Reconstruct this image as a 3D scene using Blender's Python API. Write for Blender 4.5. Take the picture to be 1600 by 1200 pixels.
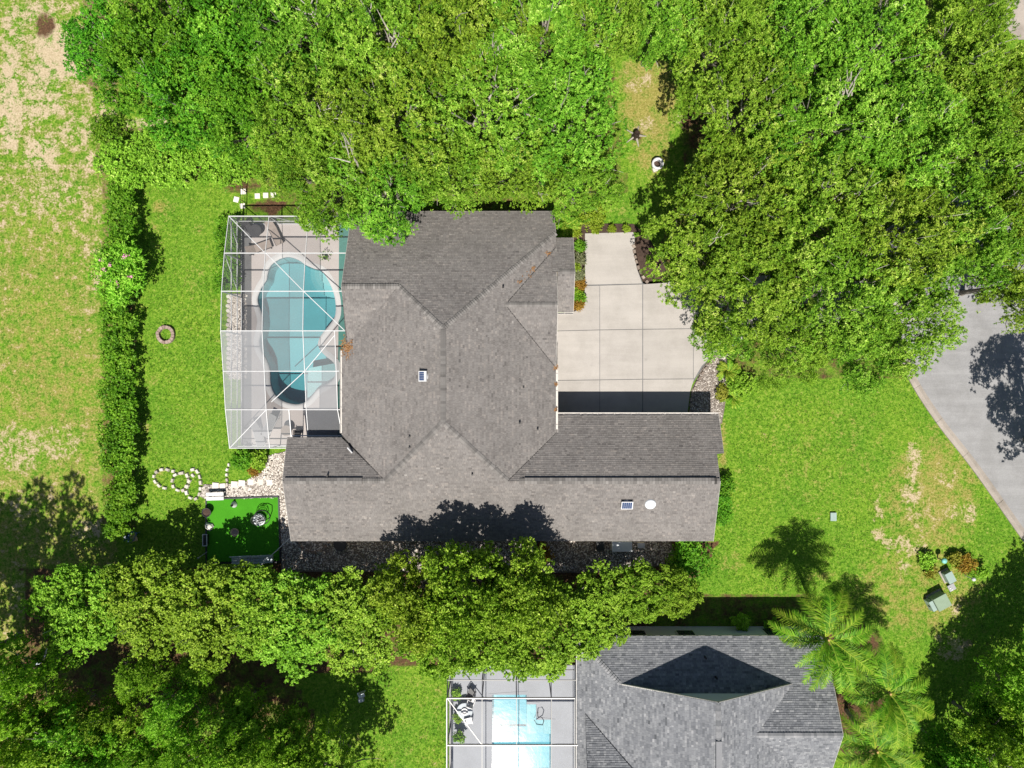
import bpy, bmesh, math, random
import numpy as np
from mathutils import Vector, Matrix
from mathutils.geometry import tessellate_polygon

for o in list(bpy.data.objects):
    bpy.data.objects.remove(o, do_unlink=True)
scene = bpy.context.scene
COL = scene.collection
R = math.radians
random.seed(7)

# ------------------------------------------------------------------ camera, sky, sun, exposure
CAM_H = 55.5          # drone height above the lawn
FPX = 1109.0          # focal length in photograph pixels (24 mm equivalent)
cam = bpy.data.cameras.new('camera')
cam.sensor_width = 36.0
cam.lens = 36.0 * FPX / 1600.0
cam.clip_start = 0.5
cam.clip_end = 2000.0
cam_o = bpy.data.objects.new('camera', cam)
cam_o.location = (0, 0, CAM_H)
COL.objects.link(cam_o)
scene.camera = cam_o

SUN_EL, SUN_AZ = 60.5, 185.0     # azimuth clockwise from the top of the picture
world = bpy.data.worlds.new('World')
scene.world = world
world.use_nodes = True
wn = world.node_tree.nodes
sky = wn.new('ShaderNodeTexSky')
sky.sky_type = 'NISHITA'
sky.sun_disc = False
sky.sun_elevation = R(SUN_EL)
sky.sun_rotation = R(SUN_AZ)
world.node_tree.links.new(sky.outputs[0], wn['Background'].inputs[0])
wn['Background'].inputs[1].default_value = 0.055
sun = bpy.data.lights.new('sun', 'SUN')
sun.energy = 5.0
sun.angle = R(0.5)
sun.color = (1.0, 0.95, 0.86)
sun_o = bpy.data.objects.new('sun', sun)
to_sun = Vector((math.sin(R(SUN_AZ)) * math.cos(R(SUN_EL)), math.cos(R(SUN_AZ)) * math.cos(R(SUN_EL)), math.sin(R(SUN_EL))))
sun_o.rotation_euler = to_sun.to_track_quat('Z', 'Y').to_euler()
sun_o.location = (0, -20, 60)
COL.objects.link(sun_o)
scene.view_settings.view_transform = 'Standard'
scene.view_settings.look = 'None'
scene.view_settings.exposure = 0.5
scene.view_settings.gamma = 1.0
scene.view_settings.use_curve_mapping = False
scene.render.engine = 'CYCLES'
scene.cycles.max_bounces = 5
scene.cycles.diffuse_bounces = 2
scene.cycles.glossy_bounces = 2
scene.cycles.transparent_max_bounces = 14

# ------------------------------------------------------------------ helpers
def P(px, py, z=0.0):
    """Ground-plan measurement: photograph pixel of a point known to be z metres up."""
    k = (CAM_H - z) / FPX
    return Vector(((px - 800) * k, (600 - py) * k, z))

def P2(px, py, z=0.0):
    v = P(px, py, z)
    return (v.x, v.y)

def tag(o, label=None, cat=None, group=None, kind=None):
    if label: o['label'] = label
    if cat: o['category'] = cat
    if group: o['group'] = group
    if kind: o['kind'] = kind
    return o

ORG = {}
def origin(o):
    return ORG.get(o.name, Vector((0, 0, 0))) if o else Vector((0, 0, 0))

def empty(name, loc=(0, 0, 0)):
    o = bpy.data.objects.new(name, None)
    o.empty_display_size = 0.3
    o.location = loc
    COL.objects.link(o)
    ORG[o.name] = Vector(loc)
    return o

def link(name, me, m, parent=None):
    o = bpy.data.objects.new(name, me)
    if m is not None and not me.materials:
        me.materials.append(m)
    COL.objects.link(o)
    if parent:
        o.parent = parent
        ORG[o.name] = origin(parent).copy()
    return o

class MB:
    def __init__(s):
        s.v, s.f, s.r = [], [], []
    def add(s, vs, fs, r=0.5):
        b = len(s.v)
        s.v += [tuple(p) for p in vs]
        s.f += [tuple(b + i for i in f) for f in fs]
        s.r += [r] * len(fs)
        return s
    def box(s, c, d, rz=0.0, r=0.5, top=1.0):
        ca, sa = math.cos(rz), math.sin(rz)
        vs = []
        for z in (-1, 1):
            t = top if z > 0 else 1.0
            for x, y in ((-1, -1), (1, -1), (1, 1), (-1, 1)):
                X, Y = x * d[0] / 2 * t, y * d[1] / 2 * t
                vs.append((c[0] + X * ca - Y * sa, c[1] + X * sa + Y * ca, c[2] + z * d[2] / 2))
        return s.add(vs, [(3, 2, 1, 0), (4, 5, 6, 7), (0, 1, 5, 4), (1, 2, 6, 5), (2, 3, 7, 6), (3, 0, 4, 7)], r)
    def bar(s, a, b, w, h, r=0.5):
        a, b = Vector(a), Vector(b)
        d = (b - a).normalized()
        up = Vector((0, 0, 1)) if abs(d.z) < 0.95 else Vector((0, 1, 0))
        x = d.cross(up).normalized()
        y = x.cross(d).normalized()
        vs = []
        for p in (a, b):
            for i, j in ((-1, -1), (1, -1), (1, 1), (-1, 1)):
                vs.append(p + x * (i * w / 2) + y * (j * h / 2))
        return s.add(vs, [(0, 1, 2, 3), (7, 6, 5, 4), (0, 4, 5, 1), (1, 5, 6, 2), (2, 6, 7, 3), (3, 7, 4, 0)], r)
    def tube(s, pts, rad, n=6, r=0.5, closed=False):
        pts = [Vector(p) for p in pts]
        if not hasattr(rad, '__len__'): rad = [rad] * len(pts)
        vs = []
        N = len(pts)
        for i, p in enumerate(pts):
            if closed: d = pts[(i + 1) % N] - pts[i - 1]
            else: d = pts[min(i + 1, N - 1)] - pts[max(i - 1, 0)]
            d = d.normalized() if d.length > 1e-9 else Vector((0, 0, 1))
            up = Vector((0, 0, 1)) if abs(d.z) < 0.9 else Vector((1, 0, 0))
            x = d.cross(up).normalized(); y = x.cross(d)
            for k in range(n):
                a = 2 * math.pi * k / n
                vs.append(p + (x * math.cos(a) + y * math.sin(a)) * rad[i])
        fs = []
        for i in range(N if closed else N - 1):
            j = (i + 1) % N
            for k in range(n):
                l = (k + 1) % n
                fs.append((i * n + k, i * n + l, j * n + l, j * n + k))
        if not closed:
            fs.append(tuple(range(n - 1, -1, -1)))
            fs.append(tuple((N - 1) * n + k for k in range(n)))
        return s.add(vs, fs, r)
    def lathe(s, prof, c=(0, 0, 0), n=20, r=0.5, sx=1, sy=1):
        vs = []
        for (rr, z) in prof:
            for k in range(n):
                a = 2 * math.pi * k / n
                vs.append((c[0] + rr * sx * math.cos(a), c[1] + rr * sy * math.sin(a), c[2] + z))
        fs = []
        for i in range(len(prof) - 1):
            for k in range(n):
                l = (k + 1) % n
                fs.append((i * n + k, i * n + l, (i + 1) * n + l, (i + 1) * n + k))
        if prof[0][0] > 1e-4: fs.append(tuple(range(n - 1, -1, -1)))
        if prof[-1][0] > 1e-4: fs.append(tuple((len(prof) - 1) * n + k for k in range(n)))
        return s.add(vs, fs, r)
    def prism(s, poly, z0, z1, r=0.5):
        area = sum(poly[i][0] * poly[(i + 1) % len(poly)][1] - poly[(i + 1) % len(poly)][0] * poly[i][1] for i in range(len(poly)))
        if area < 0: poly = poly[::-1]
        n = len(poly)
        vs = [(p[0], p[1], z0) for p in poly] + [(p[0], p[1], z1) for p in poly]
        tri = tessellate_polygon([[Vector((p[0], p[1], 0)) for p in poly]])
        fs = []
        for t in tri:
            a, b, c = t
            A = (poly[b][0] - poly[a][0]) * (poly[c][1] - poly[a][1]) - (poly[c][0] - poly[a][0]) * (poly[b][1] - poly[a][1])
            if A < 0: b, c = c, b
            fs.append((n + a, n + b, n + c)); fs.append((c, b, a))
        for i in range(n):
            j = (i + 1) % n
            fs.append((i, j, n + j, n + i))
        return s.add(vs, fs, r)
    def build(s, name, m, parent=None, smooth=False, kind=None, local=False):
        og = Vector((0, 0, 0)) if local else origin(parent)
        me = bpy.data.meshes.new(name)
        me.from_pydata([(p[0] - og.x, p[1] - og.y, p[2] - og.z) for p in s.v], [], s.f)
        at = me.attributes.new('rnd', 'FLOAT', 'FACE')
        at.data.foreach_set('value', s.r)
        if smooth:
            me.polygons.foreach_set('use_smooth', [True] * len(me.polygons))
        me.update()
        o = link(name, me, m, parent)
        if kind: o['kind'] = kind
        return o

def copy_tree(o, parent=None):
    c = o.copy()
    COL.objects.link(c)
    c.parent = parent
    for ch in o.children:
        copy_tree(ch, c)
    return c

def bez(pts, n=8, closed=False):
    """Catmull-Rom through 2-D points."""
    out = []
    N = len(pts)
    for i in range(N if closed else N - 1):
        if closed:
            a, b, c, d = pts[i - 1], pts[i], pts[(i + 1) % N], pts[(i + 2) % N]
        else:
            a, b, c, d = pts[max(i - 1, 0)], pts[i], pts[i + 1], pts[min(i + 2, N - 1)]
        for k in range(n):
            t = k / n
            out.append(tuple(0.5 * (2 * b[q] + (c[q] - a[q]) * t + (2 * a[q] - 5 * b[q] + 4 * c[q] - d[q]) * t * t + (3 * b[q] - a[q] - 3 * c[q] + d[q]) * t ** 3) for q in range(len(b))))
    if not closed: out.append(tuple(pts[-1]))
    return out

# ------------------------------------------------------------------ materials
def new_mat(name):
    m = bpy.data.materials.new(name)
    m.use_nodes = True
    nt = m.node_tree
    return m, nt, nt.nodes, nt.links, nt.nodes['Principled BSDF']

def ramp(ns, stops):
    r = ns.new('ShaderNodeValToRGB')
    while len(r.color_ramp.elements) < len(stops):
        r.color_ramp.elements.new(0.5)
    for e, (p, c) in zip(r.color_ramp.elements, stops):
        e.position = p
        e.color = (c[0], c[1], c[2], 1)
    return r

def noise(ns, ls, vec, scale, detail=4, rough=0.6):
    n = ns.new('ShaderNodeTexNoise')
    n.inputs['Scale'].default_value = scale
    n.inputs['Detail'].default_value = detail
    n.inputs['Roughness'].default_value = rough
    ls.new(vec, n.inputs['Vector'])
    return n.outputs['Fac']

def math_n(ns, ls, op, a, b=None, clamp=False):
    n = ns.new('ShaderNodeMath'); n.operation = op; n.use_clamp = clamp
    for i, x in enumerate((a, b)):
        if x is None: continue
        if isinstance(x, (int, float)): n.inputs[i].default_value = x
        else: ls.new(x, n.inputs[i])
    return n.outputs[0]

def mixc(ns, ls, f, a, b, mode='MIX'):
    n = ns.new('ShaderNodeMix'); n.data_type = 'RGBA'; n.blend_type = mode
    if isinstance(f, (int, float)): n.inputs[0].default_value = f
    else: ls.new(f, n.inputs[0])
    for i, x in ((6, a), (7, b)):
        if isinstance(x, tuple): n.inputs[i].default_value = (x[0], x[1], x[2], 1)
        else: ls.new(x, n.inputs[i])
    return n.outputs[2]

def worldpos(ns):
    return ns.new('ShaderNodeNewGeometry').outputs['Position']

def bump(ns, ls, h, bs, strength=0.4, dist=0.02):
    b = ns.new('ShaderNodeBump')
    b.inputs['Strength'].default_value = strength
    b.inputs['Distance'].default_value = dist
    ls.new(h, b.inputs['Height'])
    ls.new(b.outputs[0], bs.inputs['Normal'])

def plain(name, c, rough=0.6, var=0.12, scale=3.0, metal=0.0, bmp=0.0, spec=0.5):
    """Paint, metal, plastic: a base colour with faint mottling."""
    m, nt, ns, ls, bs = new_mat(name)
    p = worldpos(ns)
    f = noise(ns, ls, p, scale, 5)
    lo = tuple(x * (1 - var) for x in c); hi = tuple(min(1, x * (1 + var)) for x in c)
    r = ramp(ns, [(0.3, lo), (0.7, hi)])
    ls.new(f, r.inputs[0]); ls.new(r.outputs[0], bs.inputs['Base Color'])
    bs.inputs['Roughness'].default_value = rough
    bs.inputs['Metallic'].default_value = metal
    bs.inputs['Specular IOR Level'].default_value = spec
    if bmp: bump(ns, ls, noise(ns, ls, p, scale * 12, 3), bs, bmp, 0.01)
    return m

def by_rnd(name, stops, rough=0.85, scale=30.0, nz=0.2, big=0.0, bigscale=0.5, spec=0.3, bmp=0.0):
    """Colour chosen per piece by its own random number, with grain; big adds broad weathering."""
    m, nt, ns, ls, bs = new_mat(name)
    a = ns.new('ShaderNodeAttribute'); a.attribute_name = 'rnd'
    r = ramp(ns, stops)
    ls.new(a.outputs['Fac'], r.inputs[0])
    p = worldpos(ns)
    g = ramp(ns, [(0.25, (1 - nz,) * 3), (0.75, (1 + nz * 0.6,) * 3)])
    ls.new(noise(ns, ls, p, scale, 3), g.inputs[0])
    c = mixc(ns, ls, 1.0, r.outputs[0], g.outputs[0], 'MULTIPLY')
    if big:
        g2 = ramp(ns, [(0.3, (1 - big,) * 3), (0.7, (1 + big * 0.5,) * 3)])
        ls.new(noise(ns, ls, p, bigscale, 5, 0.65), g2.inputs[0])
        c = mixc(ns, ls, 1.0, c, g2.outputs[0], 'MULTIPLY')
    ls.new(c, bs.inputs['Base Color'])
    bs.inputs['Roughness'].default_value = rough
    bs.inputs['Specular IOR Level'].default_value = spec
    if bmp: bump(ns, ls, noise(ns, ls, p, scale, 3), bs, bmp, 0.01)
    return m

def leaf_mat(name, stops, transl=0.35, rough=0.55, hue=0.035, val=0.22):
    m, nt, ns, ls, bs = new_mat(name)
    a = ns.new('ShaderNodeAttribute'); a.attribute_name = 'rnd'
    r = ramp(ns, stops)
    ls.new(a.outputs['Fac'], r.inputs[0])
    oi = ns.new('ShaderNodeObjectInfo')
    h = ns.new('ShaderNodeHueSaturation')
    ls.new(r.outputs[0], h.inputs['Color'])
    ls.new(math_n(ns, ls, 'ADD', math_n(ns, ls, 'MULTIPLY', oi.outputs['Random'], hue), 0.5 - hue * 0.6), h.inputs['Hue'])
    big = noise(ns, ls, worldpos(ns), 0.35, 3)
    ls.new(math_n(ns, ls, 'MULTIPLY', math_n(ns, ls, 'ADD', math_n(ns, ls, 'MULTIPLY', big, val * 2), 1 - val), math_n(ns, ls, 'ADD', math_n(ns, ls, 'MULTIPLY', oi.outputs['Random'], 0.24), 0.88)), h.inputs['Value'])
    ls.new(h.outputs[0], bs.inputs['Base Color'])
    bs.inputs['Roughness'].default_value = rough
    bs.inputs['Specular IOR Level'].default_value = 0.2
    t = ns.new('ShaderNodeBsdfTranslucent')
    tc = mixc(ns, ls, 1.0, h.outputs[0], (1.3, 1.4, 0.5), 'MULTIPLY')
    ls.new(tc, t.inputs['Color'])
    mx = ns.new('ShaderNodeMixShader'); mx.inputs[0].default_value = transl
    ls.new(bs.outputs[0], mx.inputs[1]); ls.new(t.outputs[0], mx.inputs[2])
    ls.new(mx.outputs[0], ns['Material Output'].inputs['Surface'])
    return m

def screen_mat(name, c, opac):
    """Fibreglass insect mesh: mostly open, the threads diffuse."""
    m, nt, ns, ls, bs = new_mat(name)
    t = ns.new('ShaderNodeBsdfTransparent')
    d = ns.new('ShaderNodeBsdfDiffuse'); d.inputs['Color'].default_value = (*c, 1)
    mx = ns.new('ShaderNodeMixShader')
    f = noise(ns, ls, worldpos(ns), 0.8, 3)
    ls.new(math_n(ns, ls, 'ADD', math_n(ns, ls, 'MULTIPLY', f, opac * 0.3), opac * 0.85), mx.inputs[0])
    ls.new(t.outputs[0], mx.inputs[1]); ls.new(d.outputs[0], mx.inputs[2])
    ls.new(mx.outputs[0], ns['Material Output'].inputs['Surface'])
    return m

def water_mat(name, absorb, dens, ripple, rscale, rough=0.04):
    m, nt, ns, ls, bs = new_mat(name)
    p = worldpos(ns)
    b = ns.new('ShaderNodeBump'); b.inputs['Strength'].default_value = ripple; b.inputs['Distance'].default_value = 0.05
    ls.new(noise(ns, ls, p, rscale, 4, 0.6), b.inputs['Height'])
    g = ns.new('ShaderNodeBsdfGlossy'); g.inputs['Roughness'].default_value = rough
    ls.new(b.outputs[0], g.inputs['Normal'])
    t = ns.new('ShaderNodeBsdfTransparent')
    fr = ns.new('ShaderNodeFresnel'); fr.inputs['IOR'].default_value = 1.33
    ls.new(b.outputs[0], fr.inputs['Normal'])
    mx = ns.new('ShaderNodeMixShader')
    ls.new(fr.outputs[0], mx.inputs[0]); ls.new(t.outputs[0], mx.inputs[1]); ls.new(g.outputs[0], mx.inputs[2])
    ls.new(mx.outputs[0], ns['Material Output'].inputs['Surface'])
    v = ns.new('ShaderNodeVolumeAbsorption')
    v.inputs['Color'].default_value = (*absorb, 1); v.inputs['Density'].default_value = dens
    ls.new(v.outputs[0], ns['Material Output'].inputs['Volume'])
    return m

def ground_mat():
    m, nt, ns, ls, bs = new_mat('ground_turf')
    p = worldpos(ns)
    z = ns.new('ShaderNodeAttribute'); z.attribute_name = 'zone'
    sep = ns.new('ShaderNodeSeparateColor'); ls.new(z.outputs['Color'], sep.inputs[0])
    sand, dry, soil = sep.outputs[0], sep.outputs[1], sep.outputs[2]
    fine = noise(ns, ls, p, 7.0, 6, 0.8)
    speck = noise(ns, ls, p, 3.2, 5, 0.7)
    mid = noise(ns, ls, p, 1.1, 6, 0.7)
    big = noise(ns, ls, p, 0.28, 4, 0.6)
    lush = ramp(ns, [(0.39, (0.036, 0.098, 0.008)), (0.47, (0.098, 0.222, 0.014)), (0.535, (0.165, 0.30, 0.026)), (0.62, (0.31, 0.36, 0.085))])
    ls.new(math_n(ns, ls, 'ADD', math_n(ns, ls, 'MULTIPLY', fine, 0.6), math_n(ns, ls, 'MULTIPLY', speck, 0.4)), lush.inputs[0])
    tone = ramp(ns, [(0.3, (0.78, 0.9, 0.75)), (0.7, (1.2, 1.08, 1.0))])
    ls.new(big, tone.inputs[0])
    g = mixc(ns, ls, 1.0, lush.outputs[0], tone.outputs[0], 'MULTIPLY')
    straw = ramp(ns, [(0.32, (0.15, 0.145, 0.03)), (0.5, (0.275, 0.25, 0.06)), (0.68, (0.46, 0.385, 0.15))])
    ls.new(fine, straw.inputs[0])
    sandc = ramp(ns, [(0.3, (0.31, 0.235, 0.135)), (0.5, (0.48, 0.385, 0.25)), (0.7, (0.62, 0.52, 0.37))])
    ls.new(fine, sandc.inputs[0])
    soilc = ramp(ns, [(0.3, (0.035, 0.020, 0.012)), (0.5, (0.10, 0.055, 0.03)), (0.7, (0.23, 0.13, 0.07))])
    ls.new(fine, soilc.inputs[0])
    def cover2(w, a, b, k):
        n = math_n(ns, ls, 'ADD', math_n(ns, ls, 'MULTIPLY', mid, a), math_n(ns, ls, 'ADD', math_n(ns, ls, 'MULTIPLY', fine, b * .5), math_n(ns, ls, 'MULTIPLY', speck, b * .5)))
        s = math_n(ns, ls, 'ADD', n, math_n(ns, ls, 'SUBTRACT', w, (a + b) * 0.5 + 0.5))
        return math_n(ns, ls, 'MULTIPLY', s, k, True)
    g = mixc(ns, ls, cover2(dry, 1.9, 1.8, 2.4), g, straw.outputs[0])
    g = mixc(ns, ls, cover2(sand, 2.4, 2.4, 3.0), g, sandc.outputs[0])
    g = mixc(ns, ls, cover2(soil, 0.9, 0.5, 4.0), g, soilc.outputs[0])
    ls.new(g, bs.inputs['Base Color'])
    bs.inputs['Roughness'].default_value = 0.95
    bs.inputs['Specular IOR Level'].default_value = 0.15
    bump(ns, ls, math_n(ns, ls, 'ADD', fine, noise(ns, ls, p, 30.0, 3)), bs, 0.9, 0.06)
    return m

def concrete(name, c, var=0.08, stain=0.12, slab=0.0, streak=None, spots=0.0):
    """Mottled concrete or asphalt; slab varies the tone per piece, streak lays traffic polish along one axis, spots add oil drips."""
    m, nt, ns, ls, bs = new_mat(name)
    p = worldpos(ns)
    r = ramp(ns, [(0.35, tuple(x * (1 - var) for x in c)), (0.65, tuple(x * (1 + var) for x in c))])
    ls.new(noise(ns, ls, p, 14, 6, 0.7), r.inputs[0])
    s = ramp(ns, [(0.38, (1 - stain, 1 - stain * 1.02, 1 - stain * 1.08)), (0.56, (1, 1, 1))])
    ls.new(noise(ns, ls, p, 0.5, 8, 0.68), s.inputs[0])
    col = mixc(ns, ls, 1.0, r.outputs[0], s.outputs[0], 'MULTIPLY')
    if slab:
        at = ns.new('ShaderNodeAttribute'); at.attribute_name = 'rnd'
        q = ramp(ns, [(0, (1 - slab,) * 3), (1, (1 + slab,) * 3)])
        ls.new(at.outputs['Fac'], q.inputs[0])
        col = mixc(ns, ls, 1.0, col, q.outputs[0], 'MULTIPLY')
    if streak:
        mp = ns.new('ShaderNodeMapping'); mp.inputs['Rotation'].default_value = (0, 0, R(streak[0])); mp.inputs['Scale'].default_value = (0.12, 1.3, 1)
        ls.new(p, mp.inputs['Vector'])
        q = ramp(ns, [(0.42, (1 - streak[1],) * 3), (0.6, (1, 1, 1))])
        ls.new(noise(ns, ls, mp.outputs[0], 1.0, 6, 0.7), q.inputs[0])
        col = mixc(ns, ls, 1.0, col, q.outputs[0], 'MULTIPLY')
    if spots:
        v = ns.new('ShaderNodeTexVoronoi'); v.inputs['Scale'].default_value = 0.55
        ls.new(p, v.inputs['Vector'])
        d = math_n(ns, ls, 'ADD', v.outputs['Distance'], math_n(ns, ls, 'MULTIPLY', noise(ns, ls, p, 6, 4), 0.12))
        q = ramp(ns, [(0.08, (1 - spots,) * 3), (0.15, (1, 1, 1))])
        ls.new(d, q.inputs[0])
        col = mixc(ns, ls, 1.0, col, q.outputs[0], 'MULTIPLY')
    ls.new(col, bs.inputs['Base Color'])
    bs.inputs['Roughness'].default_value = 0.85
    bs.inputs['Specular IOR Level'].default_value = 0.3
    bump(ns, ls, noise(ns, ls, p, 60, 3), bs, 0.15, 0.01)
    return m

M = {}
M['ground'] = ground_mat()
M['drive'] = concrete('driveway_concrete', (0.385, 0.358, 0.335), 0.06, 0.10, 0.035, (90, 0.07), 0.14)
M['kerb'] = concrete('kerb_concrete', (0.34, 0.298, 0.262), 0.12, 0.25, 0.08)
M['road'] = concrete('street_asphalt', (0.275, 0.272, 0.278), 0.10, 0.14, 0, (-58, 0.12), 0.1)
M['deck'] = concrete('pool_deck_coating', (0.475, 0.43, 0.415), 0.03, 0.06)
M['deck2'] = concrete('grey_pool_deck', (0.40, 0.415, 0.45), 0.04, 0.08)
M['coping'] = concrete('pool_coping', (0.58, 0.57, 0.57), 0.03, 0.05)
M['plaster'] = concrete('pool_plaster', (0.30, 0.53, 0.54), 0.04, 0.06)
M['plaster2'] = concrete('blue_pool_plaster', (0.25, 0.5, 0.55), 0.05, 0.05)
M['tile'] = concrete('waterline_tile', (0.09, 0.2, 0.26), 0.2, 0.2)
M['darkpave'] = concrete('dark_paving', (0.15, 0.15, 0.155), 0.1, 0.2)
M['mulch'] = by_rnd('bark_mulch', [(0, (0.035, 0.022, 0.017)), (0.6, (0.075, 0.048, 0.036)), (1, (0.14, 0.09, 0.065))], 0.95, 14, 0.5, 0.3, 1.2)
M['gravelbase'] = by_rnd('gravel_bed_soil', [(0, (0.16, 0.13, 0.11)), (1, (0.24, 0.2, 0.17))], 0.95, 14, 0.6, 0.4, 1.0)
M['gravel'] = by_rnd('gravel_stone', [(0, (0.14, 0.12, 0.11)), (0.35, (0.34, 0.3, 0.27)), (0.7, (0.52, 0.47, 0.42)), (1, (0.75, 0.7, 0.64))], 0.9, 20, 0.2)
M['stone'] = by_rnd('edging_stone', [(0, (0.36, 0.32, 0.28)), (0.5, (0.55, 0.5, 0.44)), (1, (0.68, 0.64, 0.58))], 0.9, 16, 0.25)
M['darkstone'] = by_rnd('ring_stone', [(0, (0.16, 0.12, 0.1)), (1, (0.36, 0.3, 0.25))], 0.9, 16, 0.3)
M['brick'] = by_rnd('ring_brick', [(0, (0.25, 0.18, 0.15)), (1, (0.38, 0.29, 0.25))], 0.9, 18, 0.3)
M['paver'] = by_rnd('white_paver', [(0, (0.6, 0.55, 0.48)), (1, (0.72, 0.68, 0.62))], 0.9, 16, 0.15)
M['shingle'] = by_rnd('brown_grey_shingle', [(0, (0.105, 0.097, 0.095)), (0.3, (0.160, 0.147, 0.141)), (0.55, (0.195, 0.182, 0.175)), (0.8, (0.233, 0.210, 0.196)), (1, (0.301, 0.284, 0.271))], 0.93, 45, 0.2, 0.16, 0.45, 0.2)
M['shingle2'] = by_rnd('blue_grey_shingle', [(0, (0.084, 0.089, 0.098)), (0.35, (0.156, 0.162, 0.178)), (0.65, (0.222, 0.228, 0.242)), (0.88, (0.300, 0.302, 0.314)), (1, (0.432, 0.432, 0.444))], 0.93, 40, 0.2, 0.12, 0.5, 0.2)
M['cap'] = by_rnd('shingle_ridge_cap', [(0, (0.13, 0.122, 0.117)), (1, (0.225, 0.212, 0.203))], 0.93, 45, 0.2, 0.15, 0.6, 0.2)
M['cap2'] = by_rnd('grey_ridge_cap', [(0, (0.154, 0.160, 0.171)), (1, (0.275, 0.275, 0.286))], 0.93, 45, 0.2, 0.1, 0.6, 0.2)
M['underlay'] = plain('roof_underlay', (0.045, 0.042, 0.04), 0.95)
M['stucco'] = plain('beige_stucco', (0.5, 0.44, 0.36), 0.9, 0.08, 6, 0, 0.3)
M['stucco2'] = plain('pale_blue_stucco', (0.5, 0.53, 0.58), 0.9, 0.05, 6, 0, 0.3)
M['fascia'] = plain('fascia_paint', (0.42, 0.40, 0.37), 0.6, 0.06)
M['gutter'] = plain('gutter_aluminium', (0.55, 0.52, 0.49), 0.4, 0.08)
M['white'] = plain('white_powder_coat', (0.55, 0.55, 0.56), 0.4, 0.08, 5)
M['bronze'] = plain('bronze_frame', (0.03, 0.03, 0.036), 0.4, 0.1)
M['black'] = plain('black_plastic', (0.012, 0.012, 0.013), 0.5, 0.1)
M['dark'] = plain('dark_sling_fabric', (0.045, 0.045, 0.05), 0.8, 0.15)
M['taupe'] = plain('taupe_fabric', (0.3, 0.25, 0.22), 0.85, 0.1)
M['grey'] = plain('grey_resin', (0.3, 0.3, 0.31), 0.6, 0.1)
M['greyblue'] = plain('grey_blue_metal', (0.42, 0.47, 0.52), 0.5, 0.15)
M['glass'] = plain('window_glass', (0.03, 0.045, 0.05), 0.08, 0.05)
M['tealmat'] = plain('teal_lanai_matting', (0.07, 0.21, 0.18), 0.9, 0.12, 5)
M['turf'] = by_rnd('artificial_turf', [(0, (0.05, 0.24, 0.012)), (1, (0.065, 0.28, 0.016))], 0.95, 60, 0.35, 0.1, 1.0, 0.1, 0.5)
M['pv'] = plain('solar_cell', (0.03, 0.055, 0.13), 0.15, 0.1, 8)
M['dome'] = plain('acrylic_dome', (0.72, 0.75, 0.78), 0.15, 0.03)
M['utility'] = plain('utility_green', (0.2, 0.27, 0.19), 0.5, 0.08)
M['utility2'] = plain('pale_utility_green', (0.25, 0.33, 0.30), 0.5, 0.08)
M['tealpost'] = plain('teal_marker', (0.16, 0.44, 0.4), 0.5, 0.08)
M['bluefab'] = plain('blue_fabric', (0.05, 0.12, 0.26), 0.8, 0.2)
M['tan'] = plain('tan_cushion', (0.5, 0.36, 0.24), 0.85, 0.15)
M['bark'] = by_rnd('oak_bark', [(0, (0.13, 0.11, 0.09)), (0.6, (0.26, 0.235, 0.2)), (1, (0.42, 0.39, 0.34))], 0.95, 10, 0.4)
M['palmbark'] = by_rnd('palm_trunk', [(0, (0.2, 0.18, 0.16)), (1, (0.42, 0.39, 0.36))], 0.9, 8, 0.3)
M['thatch'] = plain('palm_boots', (0.36, 0.24, 0.08), 0.9, 0.3, 9)
M['wood'] = plain('weathered_wood', (0.2, 0.14, 0.1), 0.9, 0.25, 6)
M['straw'] = by_rnd('fallen_needles', [(0, (0.14, 0.065, 0.025)), (1, (0.34, 0.19, 0.085))], 0.95, 20, 0.2)
M['pink'] = by_rnd('crepe_blossom', [(0, (0.45, 0.16, 0.27)), (1, (0.7, 0.36, 0.48))], 0.8, 20, 0.1)
M['oak'] = leaf_mat('oak_leaf', [(0, (0.025, 0.085, 0.005)), (0.3, (0.082, 0.207, 0.010)), (0.6, (0.199, 0.382, 0.026)), (0.85, (0.365, 0.547, 0.070)), (1, (0.638, 0.752, 0.210))], .22)
M['lush'] = leaf_mat('camphor_leaf', [(0, (0.018, 0.088, 0.005)), (0.35, (0.057, 0.231, 0.009)), (0.65, (0.138, 0.385, 0.020)), (0.88, (0.253, 0.528, 0.045)), (1, (0.414, 0.682, 0.100))], .22)
M['row'] = leaf_mat('boundary_tree_leaf', [(0, (0.046, 0.120, 0.008)), (0.3, (0.138, 0.282, 0.015)), (0.65, (0.270, 0.450, 0.037)), (0.88, (0.408, 0.588, 0.077)), (1, (0.600, 0.744, 0.176))], .22)
M['wood_leaf'] = leaf_mat('woodland_leaf', [(0, (0.062, 0.168, 0.010)), (0.45, (0.196, 0.426, 0.022)), (1, (0.515, 0.739, 0.110))], .3)
M['shrub'] = leaf_mat('shrub_leaf', [(0, (0.039, 0.132, 0.008)), (0.5, (0.110, 0.297, 0.014)), (1, (0.297, 0.517, 0.050))])
M['lime'] = leaf_mat('lime_shrub_leaf', [(0, (0.12, 0.2, 0.012)), (0.5, (0.21, 0.33, 0.02)), (1, (0.34, 0.45, 0.05))])
M['yellow'] = leaf_mat('yellowing_leaf', [(0, (0.10, 0.125, 0.014)), (0.5, (0.24, 0.27, 0.03)), (1, (0.50, 0.46, 0.09))])
M['croton'] = leaf_mat('croton_leaf', [(0, (0.16, 0.09, 0.02)), (0.5, (0.32, 0.18, 0.03)), (1, (0.45, 0.33, 0.05))])
M['silver'] = leaf_mat('silver_leaf', [(0, (0.12, 0.15, 0.07)), (0.5, (0.22, 0.25, 0.13)), (1, (0.36, 0.38, 0.24))])
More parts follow.
